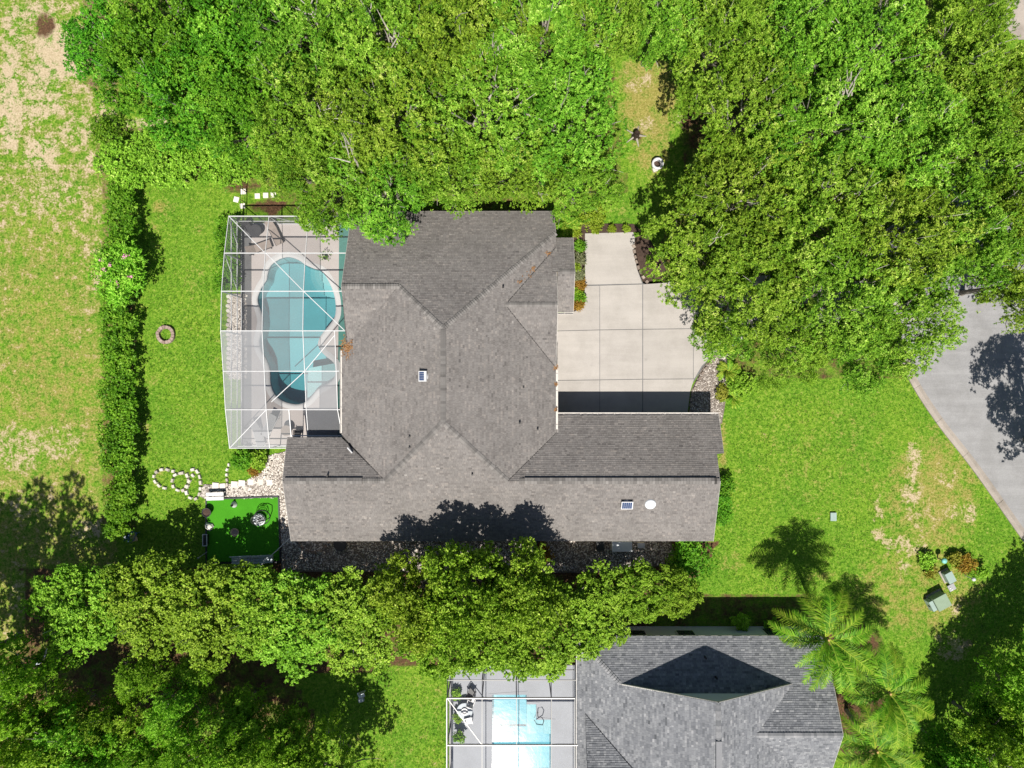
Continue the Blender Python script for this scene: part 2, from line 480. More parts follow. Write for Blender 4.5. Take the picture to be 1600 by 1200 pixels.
M['frond'] = leaf_mat('queen_palm_leaf', [(0, (0.050, 0.165, 0.008)), (0.5, (0.143, 0.330, 0.014)), (1, (0.374, 0.506, 0.060))])
M['scr'] = screen_mat('insect_screen', (0.14, 0.14, 0.15), 0.21)
M['scr_mid'] = screen_mat('soft_glare_screen', (0.3, 0.31, 0.32), 0.34)  # light veil of sun and sky glare, put into a paler, denser mesh
M['scr_glare'] = screen_mat('strong_glare_screen', (0.31, 0.315, 0.33), 0.58)  # strong glare veil put into the mesh colour and opacity
M['scr_dark'] = screen_mat('dark_glare_screen', (0.13, 0.132, 0.14), 0.72)  # dark grey glare veil, also put into the mesh's colour and density
M['scr_b'] = screen_mat('bronze_screen', (0.1, 0.1, 0.12), 0.16)
M['water'] = water_mat('pool_water', (0.16, 0.68, 0.76), 0.46, 0.10, 1.6)
M['water2'] = water_mat('blue_pool_water', (0.35, 0.8, 0.92), 0.35, 0.10, 1.1, 0.14)

# ------------------------------------------------------------------ setting: ground sheet
RNG = np.random.default_rng(11)
def axis(a, b, st, far):
    return np.concatenate([-np.array(far)[::-1], np.arange(a, b + 1e-6, st), np.array(far)])
gx = axis(-52, 52, 0.5, [60, 80, 140, 300])
gy = axis(-42, 42, 0.5, [52, 80, 140, 300])
NX, NY = len(gx), len(gy)
GX, GY = np.meshgrid(gx, gy)
# photograph-plan coordinates of the ground nodes (20 px to the metre)
QX = 800 + GX * FPX / CAM_H
QY = 600 - GY * FPX / CAM_H
def blob(cx, cy, rx, ry, soft=1.0):
    d = np.sqrt(((QX - cx) / rx) ** 2 + ((QY - cy) / ry) ** 2)
    return np.clip((1.25 - d) / 0.7 / soft, 0, 1)
def inpoly(poly):
    c = np.zeros(QX.shape, bool)
    n = len(poly)
    for i in range(n):
        x1, y1 = poly[i]; x2, y2 = poly[(i + 1) % n]
        if y1 == y2: continue
        hit = ((y1 > QY) != (y2 > QY)) & (QX < (x2 - x1) * (QY - y1) / (y2 - y1) + x1)
        c ^= hit
    return c
sand = np.zeros(QX.shape); dry = np.full(QX.shape, 0.26); soil = np.zeros(QX.shape)  # soil also holds the frond shade painted under the palms
field = (QX < 185)
dry[field] = 0.69
sand[field] = 0.385 + .11 * np.clip((420 - QY[field]) / 200, -1, 1)
for c in [(90, 75, 50, 50, .85), (105, 95, 45, 38, .9), (75, 110, 40, 30, .75), (15, 160, 22, 110, .8), (50, 20, 60, 25, .6), (65, 240, 40, 35, .7), (40, 320, 45, 35, .45), (140, 250, 30, 18, .55),
          (160, 340, 16, 40, .5), (30, 700, 70, 50, .52), (90, 690, 60, 40, .48), (30, 790, 60, 30, .4), (150, 420, 14, 60, .5), (140, 830, 50, 30, .5), (30, 930, 22, 60, .45), (215, 195, 30, 14, .6), (245, 187, 22, 12, .7), (60, 440, 50, 40, .38), (60, 150, 60, 70, .62), (20, 60, 30, 80, .6), (120, 200, 40, 40, .55), (90, 300, 60, 50, .5)]:
    sand = np.maximum(sand, blob(*c[:4]) * min(1, c[4] + .05))
for c in [(60, 480, 60, 120), (90, 600, 60, 80)]:
    sand -= blob(*c) * 0.12
soil = np.maximum(soil, blob(70, 40, 22, 30) * 0.75)
# back lawn
for c in [(255, 325, 25, 18, .62), (245, 355, 12, 25, .45), (310, 360, 12, 14, .55), (300, 435, 14, 35, .6), (255, 390, 22, 12, .5), (232, 600, 14, 22, .55), (228, 675, 10, 12, .5), (250, 745, 16, 14, .5), (330, 400, 25, 60, .3), (300, 640, 40, 40, .28), (225, 330, 12, 50, .4), (330, 480, 20, 30, .35)]:
    dry = np.maximum(dry, blob(*c[:4]) * min(1, c[4] + .07))
for c in [(380, 290, 40, 16, .75), (420, 322, 40, 14, .85), (355, 300, 22, 10, .5)]:
    soil = np.maximum(soil, blob(*c[:4]) * c[4])
# clearing among the oaks
for c in [(1015, 160, 60, 80, .85), (1010, 120, 50, 40, .85), (1020, 235, 45, 60, .68), (940, 330, 60, 20, .45)]:
    dry = np.maximum(dry, blob(*c[:4]) * min(1, c[4] + .07))
for c in [(1000, 125, 30, 22, .5), (1005, 195, 28, 16, .55), (1070, 190, 25, 25, .5)]:
    sand = np.maximum(sand, blob(*c[:4]) * min(1, c[4] + .05))
for c in [(1090, 200, 40, 60, .7), (1000, 215, 10, 22, .7), (985, 345, 40, 12, .5)]:
    soil = np.maximum(soil, blob(*c[:4]) * c[4])
# front lawn worn areas
for c in [(1455, 775, 100, 130, .66), (1440, 920, 140, 100, .6), (1465, 770, 50, 80, .8), (1300, 720, 170, 130, .36), (1300, 700, 160, 130, .27), (1430, 720, 18, 30, .72), (1425, 770, 20, 40, .72), (1480, 740, 25, 30, .6), (1500, 800, 40, 22, .62), (1375, 795, 14, 26, .62), (1375, 838, 22, 16, .7), (1415, 850, 40, 22, .62), (1440, 880, 60, 40, .42),
          (1480, 930, 80, 60, .42), (1495, 950, 18, 22, .75), (1430, 980, 70, 30, .5), (1490, 1010, 40, 30, .62), (1470, 700, 60, 60, .35), (1415, 880, 14, 26, .6), (1145, 790, 12, 120, .35), (1140, 880, 30, 20, .5), (1285, 903, 30, 8, .7), (1130, 700, 8, 60, .75)]:
    dry = np.maximum(dry, blob(*c[:4]) * min(1, c[4] + .07))
for c in [(1430, 715, 18, 32, .62), (1425, 770, 22, 42, .62), (1480, 745, 24, 26, .5), (1500, 800, 40, 22, .52), (1375, 795, 13, 26, .52), (1376, 838, 22, 16, .62), (1415, 852, 42, 20, .55), (1415, 885, 12, 26, .55), (1495, 952, 16, 20, .6), (1490, 1010, 36, 26, .55), (1440, 800, 30, 40, .45)]:
    sand = np.maximum(sand, blob(*c[:4]) * c[4])
# lower lawn beside the second house
dry[inpoly([(560, 1030), (700, 1030), (700, 1260), (480, 1260)])] = 0.38
# woodland floor and the leaf litter under the trees
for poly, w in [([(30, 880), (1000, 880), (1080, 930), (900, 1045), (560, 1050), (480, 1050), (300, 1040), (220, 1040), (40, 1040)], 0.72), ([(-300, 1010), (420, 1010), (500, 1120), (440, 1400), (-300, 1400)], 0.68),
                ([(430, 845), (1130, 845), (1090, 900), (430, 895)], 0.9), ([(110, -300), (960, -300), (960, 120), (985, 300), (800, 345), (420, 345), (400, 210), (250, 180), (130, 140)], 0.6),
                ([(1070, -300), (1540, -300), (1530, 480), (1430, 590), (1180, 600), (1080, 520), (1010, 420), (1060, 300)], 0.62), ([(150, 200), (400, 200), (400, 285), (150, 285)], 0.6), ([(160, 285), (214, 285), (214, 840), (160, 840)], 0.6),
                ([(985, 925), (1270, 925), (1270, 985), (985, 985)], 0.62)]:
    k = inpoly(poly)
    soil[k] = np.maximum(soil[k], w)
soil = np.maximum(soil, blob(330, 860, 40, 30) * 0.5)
for c in [(1530, 1010, 40, 60, .5), (1330, 1010, 60, 50, .9), (1340, 1120, 60, 90, .95), (1300, 960, 40, 25, .8), (1465, 880, 30, 25, .45)]:  # under the palms: bare soil, plus frond shade put into its darkness
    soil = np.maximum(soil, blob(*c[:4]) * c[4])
# greener, less dry patches of grass
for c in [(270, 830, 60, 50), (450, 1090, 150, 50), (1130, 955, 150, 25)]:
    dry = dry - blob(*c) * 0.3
hole = lambda x0, x1, y0, y1, X, Y: (X > x0) & (X < x1) & (Y > y0) & (Y < y1)
fx, fy = (GX[:-1, :-1] + GX[1:, 1:]) / 2, (GY[:-1, :-1] + GY[1:, 1:]) / 2
inside = hole(-20.2, -13, -4.4, 11.9, fx, fy) | hole(-4.2, 4.2, -40, -22.3, fx, fy)
idx = np.arange(NX * NY).reshape(NY, NX)
quads = np.stack([idx[:-1, :-1], idx[:-1, 1:], idx[1:, 1:], idx[1:, :-1]], -1)[~inside]
GZ = 0.02 * np.sin(GX * 0.35) * np.sin(GY * 0.41) - 0.02
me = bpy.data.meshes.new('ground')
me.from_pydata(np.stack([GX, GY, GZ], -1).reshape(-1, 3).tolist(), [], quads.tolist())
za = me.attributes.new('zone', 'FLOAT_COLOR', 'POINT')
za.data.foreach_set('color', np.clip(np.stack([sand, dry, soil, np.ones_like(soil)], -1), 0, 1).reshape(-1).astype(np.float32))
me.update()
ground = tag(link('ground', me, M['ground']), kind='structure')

# ------------------------------------------------------------------ setting: street, kerb, driveway
kerb_line = bez([P2(*p) for p in [(1330, 400), (1392, 520), (1418, 590), (1462, 660), (1520, 735), (1600, 848), (1700, 985)]], 8)
def offset(line, d):
    out = []
    for i, p in enumerate(line):
        a = Vector(line[max(i - 1, 0)]); b = Vector(line[min(i + 1, len(line) - 1)])
        t = (b - a).normalized()
        n = Vector((-t.y, t.x))
        out.append((p[0] + n.x * d, p[1] + n.y * d))
    return out
inner = offset(kerb_line, 0.62)
street = MB().prism(inner + [P2(2200, 985), P2(2200, 250), P2(1540, 250), P2(1420, 330)], -0.06, 0.022).build('street', M['road'])
tag(street, kind='structure')
kerb = tag(empty('kerb', (inner[0][0], inner[0][1], 0)), kind='structure')
step = 6
for i in range(0, len(kerb_line) - 1, step):
    a = kerb_line[i:i + step + 1]; b = inner[i:i + step + 1]
    if len(a) < 2: continue
    # slightly short of the next one: a joint
    a = a[:-1] + [tuple(a[-2][q] + (a[-1][q] - a[-2][q]) * 0.97 for q in (0, 1))]
    b = b[:-1] + [tuple(b[-2][q] + (b[-1][q] - b[-2][q]) * 0.97 for q in (0, 1))]
    m_ = MB()
    n = len(a)
    mid = [((p[0] + q[0]) / 2, (p[1] + q[1]) / 2) for p, q in zip(a, b)]
    vs = [(p[0], p[1], 0.11) for p in a] + [(p[0], p[1], 0.12) for p in mid] + [(p[0], p[1], 0.035) for p in b] + [(p[0], p[1], -0.05) for p in a]
    fs = []
    for k in range(n - 1):
        fs += [(k, k + 1, n + k + 1, n + k), (n + k, n + k + 1, 2 * n + k + 1, 2 * n + k), (3 * n + k, 3 * n + k + 1, k + 1, k)]
    m_.add(vs, fs, random.random()).build('kerb_stone', M['kerb'], kerb)

# far top-right pavement showing past the trees
tag(MB().prism([P2(1562, -90), P2(1680, -90), P2(1680, 60), P2(1585, 62), P2(1560, 20)], -0.05, 0.03).build('pavement', M['kerb']), kind='structure')

drive = tag(empty('driveway', (*P2(990, 560), 0)), kind='structure')
V1, V2, V3 = 937, 1004, 1083
slabs = [
    [(914, 365), (989, 363), (992, 372), (990, 395), (995, 420), (1003, 443), (914, 445)],
    [(856, 490), (895, 488), (905, 484), (911, 476), (913, 466), (914, 447), (V1 - .4, 446.5), (V1 - .4, 515), (856, 517)],
    [(V1 + .4, 446.5), (V2 - .6, 444.5), (V2 - .6, 514), (V1 + .4, 515)],
    [(V2 + .6, 444.5), (1040, 442), (V3 - .4, 438), (V3 - .4, 513), (V2 + .6, 514)],
    [(856, 518), (V1 - .4, 516), (V1 - .4, 593), (856, 594)],
    [(V1 + .4, 516), (V2 - .6, 515), (V2 - .6, 592), (V1 + .4, 593)],
    [(V2 + .6, 515), (V3 - .4, 514), (V3 - .4, 591.5), (V2 + .6, 592)],
    [(V3 + .4, 438), (1200, 430), (1200, 520), (1140, 538), (1112, 556), (1096, 572), (1085, 591), (V3 + .4, 591.5), (V3 + .4, 513)],
    [(856, 595), (V1 - .4, 594), (V1 - .4, 655), (856, 655)],
    [(V1 + .4, 594), (V2 - .6, 593), (V2 - .6, 662), (V1 + .4, 662)],
    [(V2 + .6, 593), (1084, 592.4), (1078, 612), (1074, 645), (1073, 662), (V2 + .6, 662)],
    [(1201, 430), (1300, 420), (1300, 512), (1201, 520)],
    [(1301, 420), (1418, 405), (1432, 500), (1301, 512)],
]
for poly in slabs:
    MB().prism([P2(*p) for p in poly], -0.06, 0.062 + random.uniform(-.003, .003), random.random()).build('slab', M['drive'], drive)
# dark bedding in the joints
tag(MB().prism([P2(*p) for p in [(873, 495), (914, 470), (915, 366), (988, 364), (1003, 440), (1400, 425), (1420, 498), (1200, 518), (1110, 556), (1074, 612), (1073, 660), (873, 660)]], -0.06, 0.03).build('joint_filler', M['darkpave'], drive))

def bed(name, pts, m, z=0.035):
    return tag(MB().prism([P2(*p) for p in pts], -0.05, z, 0.5).build(name, m), kind='structure')
bed('mulch_bed', [(897, 352), (915, 349), (990, 350), (1003, 362), (990, 363), (914, 364), (913, 470), (905, 483), (893, 488), (893, 365)], M['mulch'])
bed('mulch_bed', [(991, 372), (1010, 365), (1040, 420), (1045, 452), (1005, 443), (995, 420), (990, 395)], M['mulch'], 0.03)
bed('gravel_bed', [(1076, 660), (1080, 610), (1097, 575), (1118, 553), (1140, 548), (1138, 600), (1128, 662)], M['gravelbase'], 0.03)
bed('gravel_bed', [(440, 838), (1045, 838), (1060, 880), (960, 895), (440, 893)], M['gravelbase'], 0.028)
bed('gravel_bed', [(384, 752), (412, 735), (420, 712), (446, 705), (470, 705), (470, 850), (437, 850), (437, 781), (322, 781), (312, 775), (318, 757), (354, 757)], M['gravelbase'], 0.024)

# ------------------------------------------------------------------ foliage engine
def unit(a):
    return a / np.maximum(np.linalg.norm(a, axis=-1, keepdims=True), 1e-9)

def leaf_cloud(C, Rb, nspr, nleaf, L, W, rng, flat=0.75, sl=0.35, up=0.55, under=0.12, tone=None):
    C = np.asarray(C, float); Rb = np.asarray(Rb, float)
    nb = len(C)
    bi = np.repeat(np.arange(nb), nspr)
    u = unit(rng.normal(size=(len(bi), 3)))
    flip = (u[:, 2] < 0) & (rng.random(len(bi)) > under)
    u[flip, 2] *= -1
    pos = C[bi] + u * Rb[bi][:, None] * (0.62 + 0.42 * rng.random((len(bi), 1)) ** 0.7) * np.array([1, 1, flat])
    ax = unit(u * 0.9 + np.array([0, 0, 0.35]) + rng.normal(size=u.shape) * 0.4)
    si = np.repeat(np.arange(len(bi)), nleaf)
    N = len(si)
    base = pos[si] + ax[si] * (rng.random((N, 1)) * sl)
    d = unit(ax[si] * 0.45 + rng.normal(size=(N, 3)) * 0.7)
    n = unit(np.array([0, 0, up * .9]) + ax[si] * 0.75 + rng.normal(size=(N, 3)) * 0.36)
    s = unit(np.cross(n, d))
    ls_ = L * (0.7 + 0.6 * rng.random((N, 1))); ws = W * (0.7 + 0.6 * rng.random((N, 1)))
    v = np.empty((N, 4, 3))
    v[:, 0] = base
    v[:, 1] = base + d * ls_ * 0.5 + s * ws * 0.5
    v[:, 2] = base + d * ls_ - np.array([0, 0, 1]) * ls_ * 0.12
    v[:, 3] = base + d * ls_ * 0.5 - s * ws * 0.5
    bt = rng.random(nb) if tone is None else tone
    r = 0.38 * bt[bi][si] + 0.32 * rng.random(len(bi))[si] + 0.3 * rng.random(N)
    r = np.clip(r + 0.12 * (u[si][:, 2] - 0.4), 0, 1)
    return v.reshape(-1, 3), r

def open_gaps(rng, v, r, rad, zmin, n=8):
    """Openings in a crown through which its shaded inside shows."""
    q = v.reshape(-1, 4, 3)
    c = q.mean(1)
    keep = np.ones(len(q), bool)
    for _ in range(n):
        a, d = rng.random() * 6.28, np.sqrt(rng.random()) * rad * .85
        x, y, t = d * np.cos(a), d * np.sin(a), rng.random() * 3.14
        dx, dy = c[:, 0] - x, c[:, 1] - y
        u_, w_ = dx * np.cos(t) + dy * np.sin(t), -dx * np.sin(t) + dy * np.cos(t)
        e = (u_ / rng.uniform(.5, 1.2)) ** 2 + (w_ / rng.uniform(.25, .5)) ** 2 + .5 * (np.sin(u_ * 7 + x) * np.sin(w_ * 9))
        keep &= ~((e < 1) & (c[:, 2] > zmin))
    return q[keep].reshape(-1, 3), r[keep]

def quad_mesh(name, v, r):
    n = len(v) // 4
    me = bpy.data.meshes.new(name)
    me.vertices.add(n * 4); me.loops.add(n * 4); me.polygons.add(n)
    me.vertices.foreach_set('co', np.asarray(v, np.float32).reshape(-1))
    me.loops.foreach_set('vertex_index', np.arange(n * 4, dtype=np.int32))
    me.polygons.foreach_set('loop_start', np.arange(0, n * 4, 4, dtype=np.int32))
    at = me.attributes.new('rnd', 'FLOAT', 'FACE')
    at.data.foreach_set('value', np.asarray(r, np.float32))
    me.update()
    return me

def crown_boughs(rng, r, zc, rz, n, br, lobes=0.16):
    az = rng.random(n) * 2 * np.pi
    t = rng.random(n)
    el = np.where(rng.random(n) < 0.85, np.arcsin(t), -0.35 * t)
    ph = rng.random(4) * 6.28
    lob = 1 + lobes * np.sin(3 * az + ph[0]) + lobes * 0.7 * np.sin(5 * az + ph[1]) + lobes * .5 * np.sin(9 * az + ph[2])
    rad = (0.62 + 0.38 * np.sqrt(rng.random(n))) * lob
    rad[rng.random(n) < 0.18] *= 0.6
    C = np.stack([np.cos(az) * np.cos(el) * rad * (r - br * .6), np.sin(az) * np.cos(el) * rad * (r - br * .6), zc + np.sin(el) * rad * rz], -1)
    C[:, 2] += rng.normal(0, .13 * rz, n)
    Rb = br * (0.65 + 0.7 * rng.random(n))
    return C, Rb

def limbs(rng, C, zc, r0, nl=12, ntw=50, trunk_h=None, bare=0.0):
    m = MB()
    th = trunk_h or zc * 0.55
    lean = rng.normal(size=2) * 0.3
    top = Vector((lean[0], lean[1], th))
    m.tube([(0, 0, -0.1), (0.02, 0, 0.3), (lean[0] * .4, lean[1] * .4, th * .5), top], [r0 * 1.5, r0 * 1.05, r0 * .9, r0 * .8], 9, 0.4)
    sel = rng.choice(len(C), min(nl, len(C)), replace=False)
    for i in sel:
        e = Vector(C[i])
        mid = top.lerp(e, 0.5) + Vector(rng.normal(size=3) * 0.35) + Vector((0, 0, 0.3))
        m.tube([top - Vector((0, 0, .3)), mid, e], [r0 * .5, r0 * .32, r0 * .12], 5, rng.random())
    for i in rng.choice(len(C), min(ntw, len(C)), replace=False):
        e = Vector(C[i])
        dirn = (e - Vector((0, 0, zc * .8))).normalized()
        for _ in range(3):
            a = e - dirn * 0.7 + Vector(rng.normal(size=3) * .15)
            b = e + dirn * rng.uniform(.3, .9 + bare) + Vector(rng.normal(size=3) * .4) + Vector((0, 0, .25 + bare * .4))
            m.tube([a, a.lerp(b, .5) + Vector(rng.normal(size=3) * .08), b], [0.042, 0.03, 0.012], 3, 0.6 + 0.4 * rng.random())
    return m

STOCK = {}
def stock(kind, i, seed):
    """Two shared meshes (trunk with limbs, crown) of one tree five metres in radius."""
    rng = np.random.default_rng(seed)
    if kind == 'oak':
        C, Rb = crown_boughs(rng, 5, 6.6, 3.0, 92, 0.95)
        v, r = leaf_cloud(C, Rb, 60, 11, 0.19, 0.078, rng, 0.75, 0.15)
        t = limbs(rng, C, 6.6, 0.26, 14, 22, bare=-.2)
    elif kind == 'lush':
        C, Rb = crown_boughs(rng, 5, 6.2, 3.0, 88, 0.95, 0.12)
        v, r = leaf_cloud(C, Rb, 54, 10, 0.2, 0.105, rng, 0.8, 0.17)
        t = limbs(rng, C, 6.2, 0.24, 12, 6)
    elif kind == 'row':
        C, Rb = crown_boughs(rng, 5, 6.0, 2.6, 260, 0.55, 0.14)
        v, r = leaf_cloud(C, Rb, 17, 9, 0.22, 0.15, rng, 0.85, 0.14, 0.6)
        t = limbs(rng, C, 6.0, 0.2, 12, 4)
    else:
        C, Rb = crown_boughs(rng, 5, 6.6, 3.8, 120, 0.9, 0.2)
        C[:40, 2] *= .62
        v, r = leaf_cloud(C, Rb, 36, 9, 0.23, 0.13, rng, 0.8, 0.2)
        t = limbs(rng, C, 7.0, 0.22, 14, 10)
    v, r = open_gaps(rng, v, r, 5, 4.6, {'oak': 12, 'lush': 9, 'row': 3}.get(kind, 6))
    cm = quad_mesh('crown', v, r)
    tm = bpy.data.meshes.new('trunk')
    tm.from_pydata([tuple(p) for p in t.v], [], t.f)
    at = tm.attributes.new('rnd', 'FLOAT', 'FACE'); at.data.foreach_set('value', t.r)
    tm.materials.append(M['bark'])
    STOCK[(kind, i)] = (tm, cm)
for k, n in (('oak', 5), ('lush', 3), ('row', 4), ('wood', 3)):
    for i in range(n): stock(k, i, 100 + 17 * i + len(k) * 1000)
ZC = {'oak': 6.6, 'lush': 6.2, 'row': 6.0, 'wood': 7.0}
CM = {}
def crown_mesh(kind, i, mname):
    key = (kind, i, mname)
    if key not in CM:
        c = STOCK[(kind, i)][1]
        if c.materials: c = c.copy()
        c.materials.append(M[mname])
        CM[key] = c
    return CM[key]

def tree(name, px, py, rpx, sz, kind, label, cat, group, mname=None, sq=1.0):
    zc = ZC[kind] * sz
    c = P(px, py, zc)
    s = rpx * (CAM_H - zc) / FPX / 5.0
    i = random.randrange(sum(1 for k in STOCK if k[0] == kind))
    root = empty(name, (c.x, c.y, 0))
    tag(root, label, cat, group)
    tm = STOCK[(kind, i)][0]
    tr = link('trunk', tm, None, root)
    cr = link('crown', crown_mesh(kind, i, mname or {'wood': 'wood_leaf'}.get(kind, kind)), None, root)
    root.rotation_euler.z = random.uniform(0, 6.28)
    root.scale = (s * sq, s / sq, sz)
    return root

# ------------------------------------------------------------------ roofs
def clip(poly, a, b):
    out = []
    n = len(poly)
    for i in range(n):
        p, q = poly[i], poly[(i + 1) % n]
        sp = (b[0] - a[0]) * (p[1] - a[1]) - (b[1] - a[1]) * (p[0] - a[0])
        sq = (b[0] - a[0]) * (q[1] - a[1]) - (b[1] - a[1]) * (q[0] - a[0])
        if sp >= 0: out.append(p)
        if (sp >= 0) != (sq >= 0):
            t = sp / (sp - sq)
            out.append((p[0] + (q[0] - p[0]) * t, p[1] + (q[1] - p[1]) * t))
    return out

def roof_slope(house, pts, mat, expo=0.145, tab=0.22, lift=0.021, seed=0, spread=.13):
    """One roof plane: a slab with courses of shingle tabs laid on it, each tab its own sloping piece."""
    rng = random.Random(seed)
    pts = [Vector(p) for p in pts]
    n = Vector((0, 0, 0))
    for i in range(len(pts)):
        a, b = pts[i], pts[(i + 1) % len(pts)]
        n += Vector(((a.y - b.y) * (a.z + b.z), (a.z - b.z) * (a.x + b.x), (a.x - b.x) * (a.y + b.y)))
    n.normalize()
    if n.z < 0:
        n = -n; pts = pts[::-1]
    u = Vector((0, 0, 1)).cross(n).normalized()      # along the courses
    v = n.cross(u).normalized()                      # up the slope
    o = pts[0]
    uv = [((p - o).dot(u), (p - o).dot(v)) for p in pts]
    cen = sum(pts, Vector()) / len(pts)
    pts = [Vector((p.x, p.y, cen.z - (n.x * (p.x - cen.x) + n.y * (p.y - cen.y)) / n.z)) for p in pts]
    o = pts[0]
    uv = [((p - o).dot(u), (p - o).dot(v)) for p in pts]
    nn = len(pts)
    tri = tessellate_polygon([[Vector((p[0], p[1], 0)) for p in uv]])
    slab = MB()
    vs = [p - n * 0.004 for p in pts] + [p - Vector((0, 0, 0.14)) for p in pts]
    fs, tris = [], []
    for t in tri:
        a, b, c = t
        A = (uv[b][0] - uv[a][0]) * (uv[c][1] - uv[a][1]) - (uv[c][0] - uv[a][0]) * (uv[b][1] - uv[a][1])
        if abs(A) < 1e-9: continue
        if A < 0: b, c = c, b
        fs += [(a, b, c), (nn + c, nn + b, nn + a)]
        tris.append((uv[a], uv[b], uv[c]))
    for i in range(nn):
        j = (i + 1) % nn
        fs.append((i, nn + i, nn + j, j))
    slab.add(vs, fs)
    sl = slab.build('roof_slope', M['underlay'], house)
    u0, u1 = min(p[0] for p in uv), max(p[0] for p in uv)
    v0, v1 = min(p[1] for p in uv), max(p[1] for p in uv)
    mb = MB()
    V, F, RR = mb.v, mb.f, mb.r
    row = 0
    vv = v0
    while vv < v1:
        uu = u0 - rng.random() * tab
        rt = rng.uniform(-.06, .06)
        while uu < u1:
            w = tab * rng.choice((0.6, 0.8, 1.0, 1.0, 1.25))
            q = [(uu + .004, vv), (uu + w - .004, vv), (uu + w - .004, vv + expo), (uu + .004, vv + expo)]
            r = min(1, max(0, rng.gauss(0.48, spread) + rt)); lf = lift * rng.uniform(.6, 1.5)
            for (a, b, c) in tris:
                if max(a[0], b[0], c[0]) < uu or min(a[0], b[0], c[0]) > uu + w or max(a[1], b[1], c[1]) < vv or min(a[1], b[1], c[1]) > vv + expo: continue
                pl = q
                for e, g in ((a, b), (b, c), (c, a)):
                    pl = clip(pl, e, g)
                    if len(pl) < 3: break
                if len(pl) < 3: continue
                base = len(V)
                low = []
                for k, (x, y) in enumerate(pl):
                    h = lf * (1 - (y - vv) / expo) + 0.002
                    V.append(tuple(o + u * x + v * y + n * h))
                    if abs(y - vv) < 1e-6: low.append(k)
                m_ = len(pl)
                F.append(tuple(range(base, base + m_))); RR.append(r)
                for k in range(m_):
                    l = (k + 1) % m_
                    if k in low and l in low:
                        bb = len(V)
                        for x, y in (pl[k], pl[l]):
                            V.append(tuple(o + u * x + v * y))
                        F.append((base + k, bb, bb + 1, base + l)); RR.append(r * .8)
            uu += w
        vv += expo
        row += 1
    mb.build('shingles', mat, sl, kind='stuff')
    return sl

def ridge_cap(house, a, b, mat, drop=0.07, w=0.15, stepn=0.17, seed=1):
    """Overlapping cap shingles folded over a ridge or hip, running up from a to b."""
    rng = random.Random(seed)
    a, b = Vector(a), Vector(b)
    d = (b - a); L = d.length; d.normalize()
    s = d.cross(Vector((0, 0, 1))).normalized()
    mb = MB()
    k = 0.0
    while k < L - .05:
        e = min(L, k + stepn * 1.12)
        p0 = a + d * k + Vector((0, 0, .075 + rng.uniform(0, .02))); p1 = a + d * e + Vector((0, 0, .032))
        dn = Vector((0, 0, drop))
        vs = [p0 - s * w - dn, p0, p0 + s * w - dn, p1 - s * w - dn, p1, p1 + s * w - dn, p0 - s * w - dn * 1.6, p0 - dn * .6, p0 + s * w - dn * 1.6]
        mb.add(vs, [(0, 1, 4, 3), (1, 2, 5, 4), (6, 7, 1, 0), (7, 8, 2, 1)], rng.random())
        k += stepn
    mb.build('ridge_cap', mat, house, kind='stuff')

def edge(house, a, b, name='fascia', w=0.05, h=0.16, dz=-0.09, m='fascia'):
    a, b = Vector(a), Vector(b)
    MB().bar(a + Vector((0, 0, dz)), b + Vector((0, 0, dz)), w, h).build(name, M[m], house)

def gutter(house, a, b, out):
    a, b, out = Vector(a), Vector(b), Vector(out)
    m_ = MB()
    o0 = out * 0.03; o1 = out * 0.15
    dz = Vector((0, 0, -.03)); lo = Vector((0, 0, -.14))
    m_.bar(a + o1 + dz, b + o1 + dz, .02, .05)
    m_.bar(a + o1 + lo * .7, b + o1 + lo * .7, .012, .1)
    m_.bar(a + out * .09 + lo, b + out * .09 + lo, .14, .012)
    L = (b - a).length; k = 0.6
    g = m_.build('gutter', M['gutter'], house)
    while k < L:
        p = a + (b - a) * (k / L)
        MB().bar(p + dz, p + o1 + dz, .03, .012).build('hanger', M['gutter'], g); k += 1.25

# ---- main house
EZ, NZ, SZ, WZ, RZ = 3.5, 2.5, 2.8, 5.26, 7.45
house = empty('brown_roofed_house', (-4, 0, 0))
tag(house, 'large beige house with sprawling brown-grey shingle roof beside the white-framed pool cage', 'house')
RN, RS = (-4.67, 3.76, RZ), (-4.67, -2.6, RZ)
YN, YS = 12.9, -11.64
WEX, EEX = -12.45, 3.21
GWX = -11.95          # west gable of the north wing
gr_y, gr_z = 6.84, 5.78
HN = (-7.955, gr_y, gr_z)
NEh = (EEX, 10.75, EZ)
SLN = (RZ - NZ) / (YN - 3.76)
NEh = (EEX, YN - (EZ - NZ) / SLN, EZ)
SE_, SW_ = (-0.30, -6.86, WZ), (-8.985, -6.86, WZ)
WRX = -16.4
roof_slope(house, [(GWX, YN, NZ), (EEX - .1, YN, NZ), NEh, RN, HN, (GWX, gr_y, gr_z)], M['shingle'], seed=1)
# west gable's south slope, down to the valley with the west slope
SG = 0.52
vy = gr_y - (gr_z - EZ) / SG
roof_slope(house, [(GWX, gr_y, gr_z), HN, (-12.1, vy, EZ), (GWX - .02, vy, EZ)], M['shingle'], seed=2)
roof_slope(house, [HN, RN, RS, SW_, (WEX, -3.72, EZ), (WEX, vy, EZ)], M['shingle'], seed=3)
